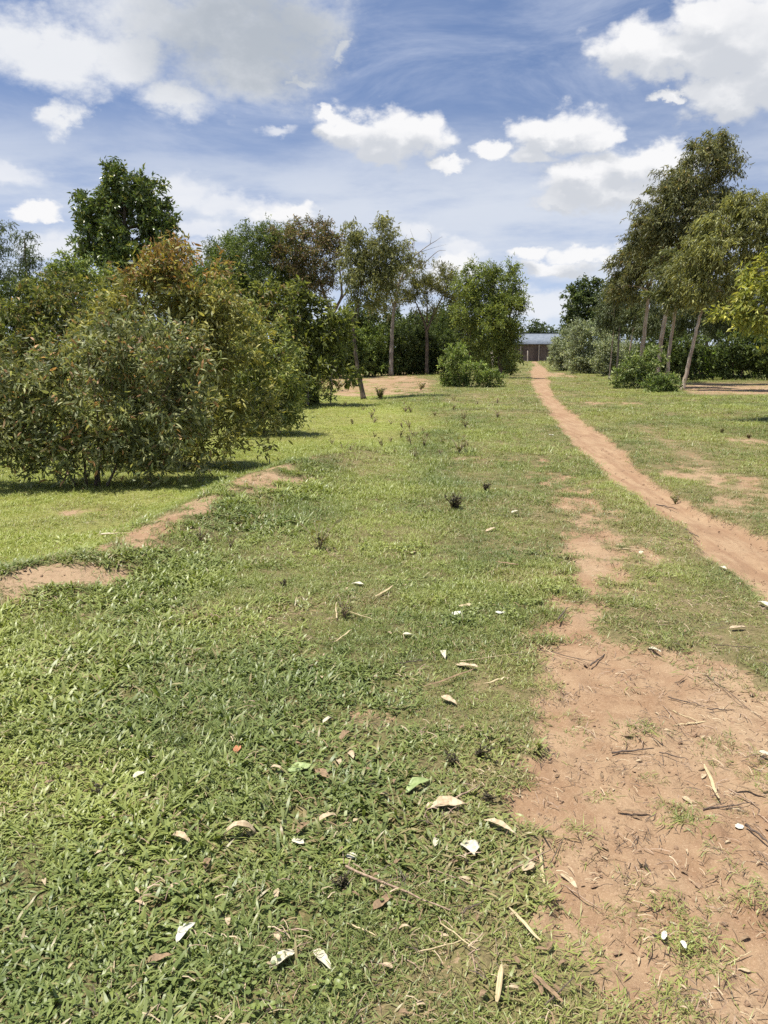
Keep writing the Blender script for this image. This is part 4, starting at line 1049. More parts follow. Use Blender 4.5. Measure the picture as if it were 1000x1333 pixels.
def stick(px, py, ln, deg, mat, label, r0=.0035, bend=.06, fork=False, group=None, name='stick', cat='stick', flat=False):
    hd, L = ang_px(px, py, ln, deg); L = min(L, px_len(py, ln) * 2.2)
    x, y, z, s = place(px, py, .010 if mat != 'straw' else None)
    z = max(z, float(ground_z(x, y)) + r0 * .7 + (.016 if s < .5 else 0))
    r = np.random.default_rng(int(px * 5 + py * 3))
    t = np.linspace(-.5, .5, 9)
    P = np.stack([t * L, np.cumsum(r.normal(0, bend * L / 9, 9)), np.abs(r.normal(0, .004, 9)) + .012 * (t + .5) * r.uniform(0, 1)], -1)
    P[:, 1] -= P[:, 1].mean()
    if flat:
        w = r0 * 1.15; V = []; n = len(P)
        prof = [(-1, .0), (-.5, .35), (0, .1), (.5, .45), (1, .05)]
        for i, p in enumerate(P):
            ww = w * (1 - .65 * abs(t[i] * 2) ** 3)
            for u, hgt in prof: V.append([p[0], p[1] + u * ww, p[2] + hgt * ww * .7 + .002])
        k = np.arange(n - 1)[:, None] * 5 + np.arange(4)[None]
        Fc = [np.stack([k, k + 1, k + 6, k + 5], -1).reshape(-1, 4)]
        me = mk_mesh(name, V, Fc, smooth=False)
    else:
        rad = r0 * np.interp(t, [-.5, 0, .5], [1.1, .9, .5]) * (1 + r.normal(0, .08, 9))
        paths = [(P, rad)]
        if fork:
            q = P[5]; e = q + np.array([L * .22, L * .16 * r.choice([-1, 1]), .02])
            paths.append((np.array([q, (q + e) / 2 + [0, .004, 0], e]), np.array([rad[5] * .7, rad[5] * .6, rad[5] * .4])))
        V, Fc = tubes(paths, 6)
        me = mk_mesh(name, V, Fc, smooth=True)
    o = mk_obj(name, me, MATS[mat], loc=(x, y, z)); o.rotation_euler = (0, r.normal(0, .03), R(hd))
    if flat:
        md = o.modifiers.new('thickness', 'SOLIDIFY'); md.thickness = .0015
    tag(o, label, cat, group)
    return o

LV = [  # px, py, length px, photo angle, material, width ratio, curl, cup, label
    (312, 1086, 56, 5, 'tan', .30, 1.25, .9, 'long tan dry leaf arched like a bridge on the grass'),
    (237, 1093, 38, -15, 'tan', .42, .7, 1.0, 'crumpled tan dry leaf with a hooked stalk left of the arched leaf'),
    (271, 1124, 26, 60, 'brown', .42, .5, .8, 'small dark brown curled leaf with pale edge below the arched leaf'),
    (388, 1096, 21, -30, 'cream', .62, .2, .3, 'small round cream leaf beside a row of brown curled leaves'),
    (367, 1250, 38, 25, 'cream', .58, .3, .9, 'broad creased cream leaf near the bottom centre, left of a pair'),
    (421, 1250, 42, -40, 'cream', .42, .3, .9, 'pointed cream leaf near the bottom centre, right of a pair'),
    (243, 1214, 44, 48, 'white', .36, .35, .8, 'narrow leaf with a whitish lower half alone at the lower left'),
    (206, 1248, 36, 18, 'brown', .42, .4, .5, 'dull brown flat leaf sunk in grass at the lower left'),
    (308, 975, 24, 75, 'red', .5, .3, .6, 'rusty red leaf standing up in the left grass'),
    (361, 1003, 28, -10, 'tan', .30, 1.1, .9, 'little tan curled leaf touching a grey-green leaf'),
    (391, 1001, 36, 10, 'green', .60, .2, .2, 'broad dull green leaf between a curled tan and a brown leaf'),
    (421, 1009, 36, -25, 'brown', .42, .3, .5, 'reddish brown leaf right of the broad dull green leaf'),
    (450, 958, 26, 35, 'brown', .48, .6, .7, 'brown curled leaf just above a small tan oval leaf'),
    (458, 982, 26, -58, 'tan', .42, .3, .6, 'small tan oval leaf below a brown curled one'),
    (427, 936, 24, 25, 'cream', .36, .6, .8, 'small pale leaf with dark shadow in mid-left grass'),
    (545, 1024, 46, 22, 'green', .42, .5, .7, 'olive green fallen leaf curved over the grass near the dirt edge'),
    (580, 1050, 58, 0, 'tan', .48, .25, .7, 'largest torn tan husk piece at the grass centre'),
    (650, 1076, 56, -25, 'tan', .22, .3, .6, 'long narrow tan leaf pointing at the dirt edge'),
    (614, 1103, 34, -60, 'cream', .80, .2, .5, 'big round cream-white leaf beside a dark weed'),
    (567, 1097, 22, 70, 'cream', .45, .5, .8, 'small twisted cream leaf left of the big round cream-white leaf'),
    (427, 1066, 36, 15, 'tan', .34, .8, .8, 'tan curled leaf at the right end of the brown leaf row'),
    (394, 1078, 26, 30, 'brown', .45, .6, .7, 'brown curled leaf at the left end of the brown leaf row'),
    (361, 1163, 18, 80, 'tan', .5, .3, .5, 'tiny tan oval leaf in the lower left centre'),
    (458, 1115, 16, 0, 'cream', .8, .1, .2, 'tiny round pale leaf above the long brown stick'),
    (498, 1175, 36, 30, 'brown', .45, .5, .6, 'dark brown pair-lobed leaf under the long brown stick'),
    (608, 867, 34, -10, 'tan', .40, .3, .4, 'tan leaf above the straight brown stick at mid height'),
    (585, 912, 30, -20, 'tan', .5, .3, .5, 'broken tan leaf scraps below the straight brown stick'),
    (577, 852, 28, -50, 'cream', .34, .5, .7, 'thin pale leaf lying slanted above the straight brown stick'),
    (532, 826, 18, 0, 'cream', .5, .4, .5, 'small cream leaf in middle grass, left of two'),
    (595, 799, 18, 30, 'white', .65, .1, .3, 'small white disc-shaped leaf, left of two in the middle distance'),
    (652, 797, 16, 0, 'white', .7, .1, .3, 'small white disc-shaped leaf, right of two in the middle distance'),
    (606, 787, 20, 0, 'tan', .6, .2, .4, 'pinkish tan round leaf just above a white disc-shaped leaf'),
    (466, 760, 22, -10, 'cream', .4, .3, .5, 'cream sliver leaf far left of the two white discs'),
    (671, 667, 16, 10, 'cream', .35, .4, .5, 'small pale leaf in the grass right of the dark weeds'),
    (639, 690, 22, 10, 'tan', .4, .4, .5, 'small tan leaf below the dark weeds'),
    (834, 719, 14, 60, 'cream', .5, .2, .4, 'small pale leaf on the turf strip between the tracks'),
    (852, 842, 24, -15, 'cream', .4, .4, .6, 'curled cream leaf on the turf strip near the bare dirt'),
    (940, 742, 18, -20, 'cream', .4, .4, .5, 'cream leaf at the turf edge of the main track'),
    (995, 790, 26, -20, 'cream', .4, .4, .6, 'cream leaf at the right frame edge above the dirt'),
    (962, 1075, 16, 80, 'white', .8, .1, .2, 'small bright white three-cornered scrap on the bare dirt'),
    (998, 984, 22, -20, 'cream', .5, .3, .6, 'white-edged leaf at the right frame edge on green turf'),
    (895, 1042, 24, -40, 'tan', .4, .3, .5, 'dull tan leaf at the upper edge of a dirt turf tuft'),
    (740, 1148, 32, -40, 'tan', .34, .3, .6, 'tan leaf on dirt beside a thin slanting stick'),
    (688, 1128, 28, 40, 'tan', .5, .3, .4, 'pinkish tan leaf at the grass edge under a stick'),
    (865, 1218, 16, 60, 'white', .5, .3, .5, 'small white petal-like leaf in a tuft at the lower right, left of two'),
    (890, 1228, 16, -70, 'white', .5, .3, .5, 'small white petal-like leaf in a tuft at the lower right, right of two'),
    (960, 815, 24, 0, 'tan', .4, .3, .5, 'tan leaf on the right part of the turf strip'),
    (142, 696, 26, 0, 'cream', .2, .3, .5, 'pale narrow leaf on the bright turf left of the earth bank'),
    (295, 619, 9, 0, 'white', .6, .1, .3, 'white speck of leaf by the shade of the bushes'),
    (265, 631, 9, 20, 'white', .5, .1, .3, 'white speck of leaf lower left of another white speck'),
    (718, 566, 8, 0, 'white', .5, .1, .3, 'white speck of leaf beside the far main track'),
    (200, 985, 20, 0, 'tan', .4, .4, .6, 'faint tan leaf half hidden in the left grass'),
    (182, 1010, 22, 30, 'cream', .5, .3, .5, 'small light brown leaf left of the rusty red leaf'),
]
for px, py, ln, dg, mt, wd, cu, cpp, lb in LV:
    hd, _ = ang_px(px, py, ln, dg)
    leaf_litter(px, py, ln, hd, mt, lb, wd, cu, cpp)
ST = [  # px, py, length, angle, material, radius, fork, flat, label
    (515, 1162, 150, -24, 'stick', .0040, False, False, 'longest brown stick lying in the lower centre grass'),
    (585, 887, 66, 17, 'brown', .0050, False, True, 'straight flat brown stick in the mid-height grass'),
    (606, 1036, 40, 28, 'stick', .0040, False, False, 'short brown stick on the largest tan husk piece'),
    (645, 856, 90, 8, 'straw', .0022, False, False, 'long pale straw reaching from the grass to the dirt'),
    (700, 842, 56, -35, 'straw', .0028, False, False, 'pale straw slanting down onto the dirt near its upper edge'),
    (735, 855, 120, -14, 'dark', .0022, True, False, 'long thin dark twig across the top of the bare dirt'),
    (779, 860, 26, 38, 'dark', .0045, False, False, 'short thick dark stick at the top of the bare dirt'),
    (733, 800, 26, 50, 'dark', .003, False, False, 'small dark stick on the reddish bare patch'),
    (824, 979, 56, 3, 'dark', .0038, False, False, 'dark horizontal stick in the middle of the bare dirt'),
    (877, 985, 40, -16, 'dark', .0024, False, False, 'thin dark stick right of the horizontal dark one'),
    (824, 1057, 44, -6, 'brown', .0050, True, True, 'brown curved bark strip with an upturned end on the dirt'),
    (926, 1020, 54, -68, 'straw', .0050, False, True, 'bright yellow flat straw standing nearly upright on the dirt'),
    (898, 943, 44, 4, 'straw', .0034, False, True, 'pale flat straw, lower one of a crossing pair'),
    (893, 935, 40, -24, 'straw', .0026, False, False, 'pale thin straw, upper one of a crossing pair'),
    (893, 916, 50, -14, 'dark', .0028, False, False, 'dark twig above the crossing pale straws'),
    (938, 926, 36, -4, 'dark', .0026, True, False, 'dark forked twig right of the crossing straws'),
    (950, 905, 100, -35, 'dark', .0018, False, False, 'long very thin dark twig toward the right frame edge'),
    (972, 1032, 50, -18, 'brown', .0040, False, True, 'brown bark strip in a heap by the right frame edge'),
    (950, 1050, 70, 6, 'dark', .0026, False, False, 'dark stick under the heap by the right frame edge'),
    (968, 1040, 46, -30, 'stick', .0030, False, False, 'brown stick crossing the heap by the right frame edge'),
    (988, 1090, 46, -40, 'dark', .0045, False, False, 'thick dark stick at the right frame edge below the heap'),
    (706, 1134, 64, -86, 'straw', .0035, False, True, 'upright pale straw along the edge of grass and dirt'),
    (650, 1285, 46, 80, 'straw', .0055, False, True, 'bright yellow flat straw at the bottom of the grass'),
    (712, 1292, 60, -48, 'brown', .0048, False, True, 'brown flat strip at the bottom edge on thin grass'),
    (728, 1298, 50, 38, 'dark', .0024, False, False, 'thin dark twig crossing the brown flat strip at the bottom'),
    (683, 1205, 60, -48, 'straw', .0038, False, True, 'faded straw blade lying in thin grass at the lower right of centre'),
    (757, 1168, 66, -36, 'stick', .0024, False, False, 'thin brown stick slanting over the lower dirt'),
    (690, 1125, 66, 26, 'stick', .0030, False, False, 'brown stick from grass toward the upright pale straw'),
    (580, 1232, 80, 12, 'straw', .0022, False, False, 'thin pale straw in the lower centre grass, left of centre dirt edge'),
    (596, 1222, 60, -40, 'straw', .0024, False, False, 'thin straw crossing another in the lower centre grass'),
    (600, 1150, 90, -24, 'stick', .0018, False, False, 'slim brown twig right of the longest stick'),
    (470, 1212, 44, -30, 'straw', .0030, True, False, 'forked pale twig between the long stick and the cream pair'),
    (533, 864, 34, 10, 'dark', .0030, True, False, 'forked dark twig left of the straight flat brown stick'),
    (645, 888, 30, 12, 'straw', .0040, False, True, 'cream flat straw right of the straight flat brown stick'),
    (500, 773, 26, 30, 'straw', .0040, False, True, 'pale flat straw chip in middle grass'),
    (438, 797, 24, 88, 'straw', .0035, False, False, 'upright pale straw in the middle left grass'),
    (447, 830, 26, 30, 'straw', .0030, False, True, 'pale straw chip below the upright one'),
    (660, 737, 30, -8, 'brown', .0055, False, True, 'brown curved bark chip in the middle distance grass'),
    (465, 800, 40, -20, 'straw', .0022, True, False, 'forked straw in the middle left grass'),
    (820, 717, 44, -4, 'straw', .0028, False, False, 'pale straw lying across the worn track'),
    (868, 662, 30, -16, 'dark', .0040, True, False, 'dark forked stick on the main track'),
    (900, 695, 22, -30, 'dark', .0040, False, False, 'short dark stick on the main track below the forked one'),
    (880, 940, 60, -50, 'stick', .0016, False, False, 'very thin brown twig in the sparse dirt turf'),
    (152, 697, 40, 2, 'straw', .0035, False, False, 'long pale twig on the bright turf at left'),
    (143, 1125, 34, 20, 'straw', .0018, False, False, 'thin straw in the lower left grass'),
    (960, 845, 60, -8, 'dark', .0022, True, False, 'dark twig at the upper right turf strip'),
    (615, 1185, 34, 30, 'dark', .0026, False, False, 'short dark twig right of the slim brown twig'),
    (960, 1250, 40, 20, 'straw', .002, False, False, 'thin straw on the lower right dirt'),
    (725, 1110, 40, 60, 'dark', .0018, False, False, 'thin dark twig beside the upright pale straw'),
]
for px, py, ln, dg, mt, r0, fk, fl, lb in ST:
    stick(px, py, ln, dg, mt, lb, r0 * (1 if py > 800 else 1.6), .05, fk, flat=fl)
# small leaves nothing tells apart
rr = np.random.default_rng(5)
for q in range(170):
    py = 560 + 760 * rr.uniform() ** .8; px = rr.uniform(380, 1000) if rr.uniform() < .8 else rr.uniform(0, 380)
    if px < 380 and py < 660: continue
    mt = ['tan', 'brown', 'brown', 'tan', 'brown', 'tan', 'brown'][rr.integers(7)]
    sz = rr.uniform(.022, .05) / px_len(py, 1)
    leaf_litter(px, py, sz, rr.uniform(0, 360), mt, 'small dry curled leaf scrap lying loose among the turf', rr.uniform(.25, .55), rr.uniform(.2, 1), rr.uniform(.2, 1), group='small dry leaf scraps', name='leaf_scrap')

# ------------------------------------------------------------------ weeds
def weed(px, py, h, n, label, leafy=1.0, dark=False, group=None, spread=.8, cat='weed', name='weed'):
    g = gp(px, py); x, y = g[0], g[1]; z = float(ground_z(x, y)); r = np.random.default_rng(int(px * 3 + py))
    root = mk_obj(name, None, loc=(x, y, z)); tag(root, label, cat, group)
    paths = []; B = []; D = []
    for i in range(n):
        a = r.uniform(0, 6.28); hh = h * r.uniform(.6, 1.1); lean = r.uniform(.1, spread)
        t = np.linspace(0, 1, 6)[:, None]
        P = np.concatenate([np.cos(a) * lean * hh * t ** 1.4, np.sin(a) * lean * hh * t ** 1.4, hh * t - .01], 1) + r.normal(0, .006 * h / .2, (6, 3)) * t
        paths.append((P, np.linspace(.0022, .001, 6) * (1 + y / 9)))
        for k in range(int(9 * leafy)):
            u = r.uniform(.2, 1); B.append([np.interp(u, t[:, 0], P[:, q]) for q in range(3)]); d = r.normal(0, 1, 3); d[2] = abs(d[2]) * .5; D.append(d / np.linalg.norm(d))
    V, Fc = tubes(paths, 4)
    mk_obj('stems', mk_mesh('stems', V, Fc, smooth=True), M_dark if dark else M_stick, root)
    if B:
        B = np.array(B); D = np.array(D); m = len(B); Ls = h * r.uniform(.18, .34, m)
        V, Fc, per = leaf_mesh_arrays(B, D, r.normal(0, .5, (m, 3)) + [0, 0, 1], Ls, Ls * .38, .2, 2)
        c = np.tile([(.085, .07, .042) if dark else (.22, .21, .09)], (m, 1)) * np.exp(r.normal(0, .3, (m, 1)))
        mk_obj('foliage', mk_mesh('foliage', V, Fc, {'Col': ('FLOAT_COLOR', np.concatenate([np.repeat(c, per, 0), np.ones((m * per, 1))], 1))}), M_leaf, root)
    return root
for px, py, h, n, lf, dk, lb in [
    (592, 664, .15, 16, 2.2, True, 'blackened leafy weed clump beside white leaf scraps in the middle distance'),
    (633, 642, .11, 14, 1.8, True, 'flatter blackened weed clump upper right of the other'),
    (590, 992, .055, 9, 2.0, True, 'dark low weed near the dirt edge, left of two'),
    (625, 985, .06, 9, 2.0, True, 'dark low weed near the dirt edge, right of two'),
    (636, 1040, .05, 9, 2.0, True, 'dark low weed by the narrow tan leaf'),
    (447, 1150, .06, 7, 1.6, True, 'dark sprig standing at the left end of the longest stick'),
    (612, 1118, .03, 6, 1.5, True, 'dark sprig beside the big round cream-white leaf'),
    (416, 715, .24, 9, .45, False, 'dry brown upright weed in the left middle grass'),
    (448, 806, .16, 8, .4, False, 'thin dark-stemmed weed beside the upright pale straw'),
    (262, 712, .14, 7, .4, False, 'wispy dark weed on the end of the earth bank'),
    (300, 715, .12, 6, .4, False, 'wispy dark weed right of the earth bank'),
    (128, 1035, .06, 6, .8, True, 'dark weed sprig in the left foreground grass'),
    (370, 765, .07, 8, 1.2, True, 'low dark weed patch in the left middle grass'),
    (840, 1118, .03, 6, 1.2, True, 'tiny dark weed on the lower right dirt'),
    (598, 592, .34, 7, .5, False, 'tall thin bare weed stalks in the far turf'),
    (440, 506, .55, 9, .9, False, 'dry weed stalk at the near edge of the ploughed strip, left one'),
    (495, 517, .35, 14, 2.4, False, 'dark low weed tuft right of the slender eucalyptus foot'),
    (548, 508, .35, 10, 1.2, False, 'dry weed at the near edge of the ploughed strip, right one'),
    (880, 648, .12, 8, 1.4, False, 'low olive weed at the upper right edge of the main track'),
    (940, 560, .09, 26, 2.4, False, 'dark leafy weed patch under the tree shade at right'),
    (975, 566, .09, 26, 2.4, False, 'dark leafy weed patch at the right frame edge in shade')]:
    weed(px, py, h, n, lb, lf, dk)
rr = np.random.default_rng(8)
for q in range(42):
    py = rr.uniform(520, 600); px = rr.uniform(450, 660) - (py - 520) * rr.uniform(0, 1.2)
    if px < 400: continue
    weed(px, py, rr.uniform(.08, .2), int(rr.integers(4, 9)), 'dry brown-green weed sprig standing up from the far turf verge', rr.uniform(.3, 1.2), False, group='weed sprigs on the far turf verge')

# ------------------------------------------------------------------ grass and fine litter
pts, rot, scl, idx, att = grass_points()
if LITTER_HOLES:
    for hx, hy, hr in LITTER_HOLES:
        d = np.hypot(pts[:, 0] - hx, pts[:, 1] - hy); k = d < hr
        scl[k, 2] *= .35
print('TUFTS', len(pts))
scatter('grass', pts, rot, scl, idx, att, tufts, 'short green turf with broad and fine blades', 'grass')

def bits():
    src = []
    for q in range(4):
        r = np.random.default_rng(500 + q); V = []; Fq = []; o = 0
        for i in range(5):
            c = r.normal(0, .03, 2); a = r.uniform(0, 6.28); l = r.uniform(.008, .05); w = r.uniform(.0004, .0011)
            d = np.array([math.cos(a), math.sin(a)]); s = np.array([-d[1], d[0]]); z0 = r.uniform(.002, .014); z1 = r.uniform(.002, .014); zm = (z0 + z1) / 2 + .004
            for t, zz in ((-.5, z0), (0, zm), (.5, z1)):
                p = c + d * l * t
                V += [[*(p - s * w), zz], [*(p + s * w), zz + .001]]
            Fq += [[o, o + 1, o + 3, o + 2], [o + 2, o + 3, o + 5, o + 4]]; o += 6
        me = mk_mesh(f'bits_{q}', V, [Fq]); me.materials.append([M_tan, M_stick, M_dark, M_brown][q])
        src.append(bpy.data.objects.new(f'bits_{q}', me))
    n = 17000
    y = 1.2 * (14 / 1.2) ** rng.uniform(size=n); y = np.where(rng.uniform(size=n) < .5, rng.uniform(1.2, 9, n), y); x = rng.uniform(-1, 1, n) * (.56 * y + 1.2)
    D = dry_field(x, y); S, Mn = soil_fields(x, y)
    k = rng.uniform(size=n) < np.clip(.06 + .35 * (x > .32 * y) * (y < 5) + .8 * D * sstep(.38, .7, fbm(x, y, .5, 3, 201)), 0, 1) * (1 - .8 * Mn)
    x, y, S = x[k], y[k], S[k]; n = len(x)
    s = rng.uniform(.6, 1.5, n)
    pts = np.stack([x, y, ground_z(x, y) + np.where(S > .5, 0, .012)], -1)
    scatter('plant_litter', pts, np.stack([rng.normal(0, .08, n), rng.normal(0, .08, n), rng.uniform(0, 6.28, n)], -1), np.stack([s, s, s], -1), rng.integers(0, 4, n), {}, src,
            'fine straw and leaf crumbs strewn over turf and dirt', 'plant litter')
bits()

def clods():
    m = plain_material('soil_clod', (.235, .148, .088), (.33, .22, .135), 40, .95, .5)
    src = []
    for q in range(3):
        r = np.random.default_rng(600 + q)
        ph = np.linspace(0, 2 * PI, 7)[:-1]; V = [[0, 0, 1.0]]
        for zz, rad in ((.55, .75), (-.2, 1.0)):
            for a in ph: V.append([rad * math.cos(a), rad * math.sin(a), zz])
        V = np.array(V) * (1 + r.normal(0, .16, (len(V), 3))); V[:, 2] *= .55
        tri = [[0, 1 + i, 1 + (i + 1) % 6] for i in range(6)]; quad = [[1 + i, 7 + i, 7 + (i + 1) % 6, 1 + (i + 1) % 6] for i in range(6)]
        me = mk_mesh(f'clod_{q}', V * .005, [tri, quad], smooth=False); me.materials.append(m); src.append(bpy.data.objects.new(f'clod_{q}', me))
    n = 60000
    y = 1.2 * (16 / 1.2) ** rng.uniform(size=n); x = rng.uniform(-1, 1, n) * (.56 * y + 1.2)
    S, Mn = soil_fields(x, y); k = rng.uniform(size=n) < sstep(.35, .9, S) * np.clip(fbm(x, y, .35, 3, 301) * 1.6 - .35, 0, 1)
    x, y = x[k], y[k]; n = len(x); s = np.exp(rng.normal(-.45, .62, n)) * (1 + y / 14); s = np.minimum(s, 3.2)
    scatter('soil_crumbs', np.stack([x, y, ground_z(x, y)], -1), rng.uniform(0, 6.28, (n, 3)) * [0.1, .1, 1], np.stack([s, s, s], -1), rng.integers(0, 3, n), {}, src, 'small crumbs of reddish earth on the bare tracks', 'soil crumbs')
clods()

# ------------------------------------------------------------------ sky
SUN_DIR = np.array([-.27, -.03, .96]); SUN_DIR /= np.linalg.norm(SUN_DIR)
SUN_EL = math.asin(SUN_DIR[2]); SUN_AZ = math.atan2(SUN_DIR[0], SUN_DIR[1])

w = bpy.data.worlds.new('World'); SC.world = w; w.use_nodes = True
nt = w.node_tree; nt.nodes.clear(); b = NB(nt)
tc = b.n('ShaderNodeTexCoord'); D = b.vmath('NORMALIZE', tc.outputs['Generated'])
sx = b.n('ShaderNodeSeparateXYZ'); b.link(D, sx.inputs[0])
az = b.math('MULTIPLY', b.math('ARCTAN2', sx.outputs[0], sx.outputs[1]), 180 / PI)
el = b.math('MULTIPLY', b.math('ARCSINE', sx.outputs[2]), 180 / PI)
# look a little higher into the physical sky for the deeper blue of the photograph
cx_ = b.n('ShaderNodeCombineXYZ'); b.link(sx.outputs[0], cx_.inputs[0]); b.link(sx.outputs[1], cx_.inputs[1])
b.link(b.math('ADD', b.math('MULTIPLY', sx.outputs[2], 2.2), .06), cx_.inputs[2])
sky = b.n('ShaderNodeTexSky'); sky.sky_type = 'NISHITA'; sky.sun_disc = False
sky.sun_elevation = SUN_EL; sky.sun_rotation = SUN_AZ; sky.air_density = 1.0; sky.dust_density = .6; sky.ozone_density = 1.6; sky.altitude = 1200
b.link(b.vmath('NORMALIZE', cx_.outputs[0]), sky.inputs[0])
def azel(px, py):
    d = ray(px, py); d = d / np.linalg.norm(d)
    return math.degrees(math.atan2(d[0], d[1])), math.degrees(math.asin(d[2]))

def cloud_group(name, blobs):
    """1 minus the smallest elliptical distance to any cloud lobe"""
    g = bpy.data.node_groups.new(name, 'ShaderNodeTree')
    g.interface.new_socket('P', in_out='INPUT', socket_type='NodeSocketVector')
    g.interface.new_socket('D', in_out='OUTPUT', socket_type='NodeSocketFloat')
    q = NB(g); gi = q.n('NodeGroupInput'); go = q.n('NodeGroupOutput')
    cur = None
    for px, py, rx, ry, amp in blobs:
        a, e = azel(px, py); kx = (azel(px + rx, py)[0] - azel(px - rx, py)[0]) / 2 * amp * 1.1; ky = (azel(px, py - ry)[1] - azel(px, py + ry)[1]) / 2 * amp * 1.1
        v = q.n('ShaderNodeVectorMath', operation='MULTIPLY_ADD'); q.link(gi.outputs[0], v.inputs[0])
        v.inputs[1].default_value = (1 / kx, 1 / ky, 0); v.inputs[2].default_value = (-a / kx, -e / ky, 0)
        l = q.vmath('LENGTH', v.outputs[0])
        cur = l if cur is None else q.math('MINIMUM', cur, l)
    q.link(q.math('SUBTRACT', 1.0, cur), go.inputs[0])
    return g
CUM = [(450, 165, 38, 26, 1), (500, 178, 62, 34, 1), (548, 175, 46, 28, 1), (490, 200, 40, 16, 1), (578, 212, 30, 10, .9), (428, 150, 12, 14, .9),
       (700, 175, 36, 26, 1), (745, 168, 58, 28, 1), (785, 180, 30, 20, 1), (638, 193, 26, 15, .85), (690, 200, 40, 16, .9),
       (760, 232, 66, 30, 1), (820, 218, 60, 28, 1), (800, 250, 80, 26, 1), (860, 215, 40, 26, 1), (740, 258, 40, 20, 1),
       (822, 60, 56, 34, 1), (885, 72, 80, 34, 1), (960, 55, 85, 75, 1.05), (950, 122, 75, 32, 1), (925, 30, 60, 36, 1), (878, 123, 28, 9, .85), (1010, 90, 60, 60, 1),
       (370, 280, 50, 16, .95), (52, 277, 34, 12, .9), (596, 345, 34, 18, .95), (765, 332, 46, 14, .95), (690, 330, 30, 10, .9), (730, 350, 70, 12, .9)]
HAZ = [(240, 250, 46, 22, 1), (285, 268, 44, 18, 1), (350, 268, 30, 14, 1), (265, 300, 50, 16, 1), (66, 322, 50, 20, 1), (20, 225, 44, 18, 1), (290, 328, 48, 14, 1), (605, 322, 30, 12, 1), (545, 300, 30, 12, 1), (700, 395, 70, 18, 1), (358, 172, 24, 9, 1), (590, 360, 60, 16, 1)]
SOFT = [(50, 60, 110, 46, 1), (150, 75, 90, 40, 1), (235, 130, 60, 36, 1), (330, 60, 120, 70, 1.0), (250, 30, 160, 50, 1), (395, 40, 60, 60, .85), (90, 150, 40, 60, .55), (440, 65, 26, 26, .6), (390, 105, 50, 26, .45)]
gH = cloud_group('hazy_cloud_shapes', HAZ); gC = cloud_group('cumulus_shapes', CUM); gS = cloud_group('soft_cloud_shapes', SOFT)
P2 = b.n('ShaderNodeCombineXYZ'); b.link(az, P2.inputs[0]); b.link(el, P2.inputs[1])
nv = b.vmath('MULTIPLY', D, (1, 1, 1.6))
w1 = b.vmath('MULTIPLY', b.vmath('SUBTRACT', b.noise(nv, 20, 6, .60, True), (.5, .5, .5)), (3.8, 2.9, 0))
Pw = b.vmath('ADD', P2.outputs[0], w1)
def ev(g, v):
    nd = b.n('ShaderNodeGroup'); nd.node_tree = g; b.link(v, nd.inputs[0]); return nd.outputs[0]
# billows: round cells give the cauliflower edge
vor = b.n('ShaderNodeTexVoronoi', feature='F1'); vor.inputs['Scale'].default_value = 30
b.link(b.vmath('ADD', nv, b.vmath('MULTIPLY', w1, (.006, .006, 0))), vor.inputs['Vector'])
vor2 = b.n('ShaderNodeTexVoronoi', feature='F1'); vor2.inputs['Scale'].default_value = 75; b.link(b.vmath('ADD', nv, b.vmath('MULTIPLY', w1, (.004, .004, 0))), vor2.inputs['Vector'])
bil = b.math('ADD', b.math('MULTIPLY', b.math('SUBTRACT', .45, vor.outputs['Distance']), .50), b.math('MULTIPLY', b.math('SUBTRACT', .4, vor2.outputs['Distance']), .22))
n30 = b.noise(nv, 42, 6, .62)
nfine = b.math('MULTIPLY', b.math('SUBTRACT', n30, .5), .55)
add = b.math('ADD', bil, nfine)
dC = b.math('ADD', ev(gC, Pw), add)
dCu = b.math('ADD', ev(gC, b.vmath('ADD', Pw, (.4, 1.1, 0))), add)
aC = b.ramp(dC, -.22, .34)
aH = b.ramp(b.math('ADD', ev(gH, Pw), add), -.35, .55, 0, .72)
core = b.ramp(dC, .1, .8)
shade = b.ramp(b.math('ADD', b.math('SUBTRACT', dCu, dC), b.math('ADD', b.math('MULTIPLY', core, .34), b.math('MULTIPLY', add, -.9))), -.35, .50)
cumc = b.mix(shade, (.98, .98, .99), (.66, .69, .745))
# soft torn cloud
n11 = b.noise(nv, 9, 7, .62, True)
ws = b.vmath('MULTIPLY', b.vmath('SUBTRACT', n11, (.5, .5, .5)), (9, 7, 0))
dS = b.math('ADD', ev(gS, b.vmath('ADD', P2.outputs[0], ws)), b.math('ADD', b.math('MULTIPLY', b.math('SUBTRACT', n30, .5), .8), b.math('MULTIPLY', b.math('SUBTRACT', b.noise(nv, 5.5, 5, .6), .54), 1.5)))
aS = b.ramp(dS, -.30, .65, 0, .9)
sepn = b.n('ShaderNodeSeparateXYZ'); b.link(n11, sepn.inputs[0])
shS = b.ramp(b.math('ADD', sepn.outputs[2], b.math('MULTIPLY', dS, .22)), .46, .72)
ga, ge = azel(320, 55)
gd = b.vmath('LENGTH', b.vmath('MULTIPLY', b.vmath('SUBTRACT', b.vmath('ADD', P2.outputs[0], b.vmath('MULTIPLY', ws, (.5, .5, 0))), (ga, ge, 0)), (1 / 8.0, 1 / 4.2, 0)))
shS = b.math('MULTIPLY', b.ramp(gd, 1.35, .35), b.ramp(sepn.outputs[2], .32, .6, .6, 1.0))
softc = b.mix(shS, (.93, .94, .955), (.50, .54, .585))
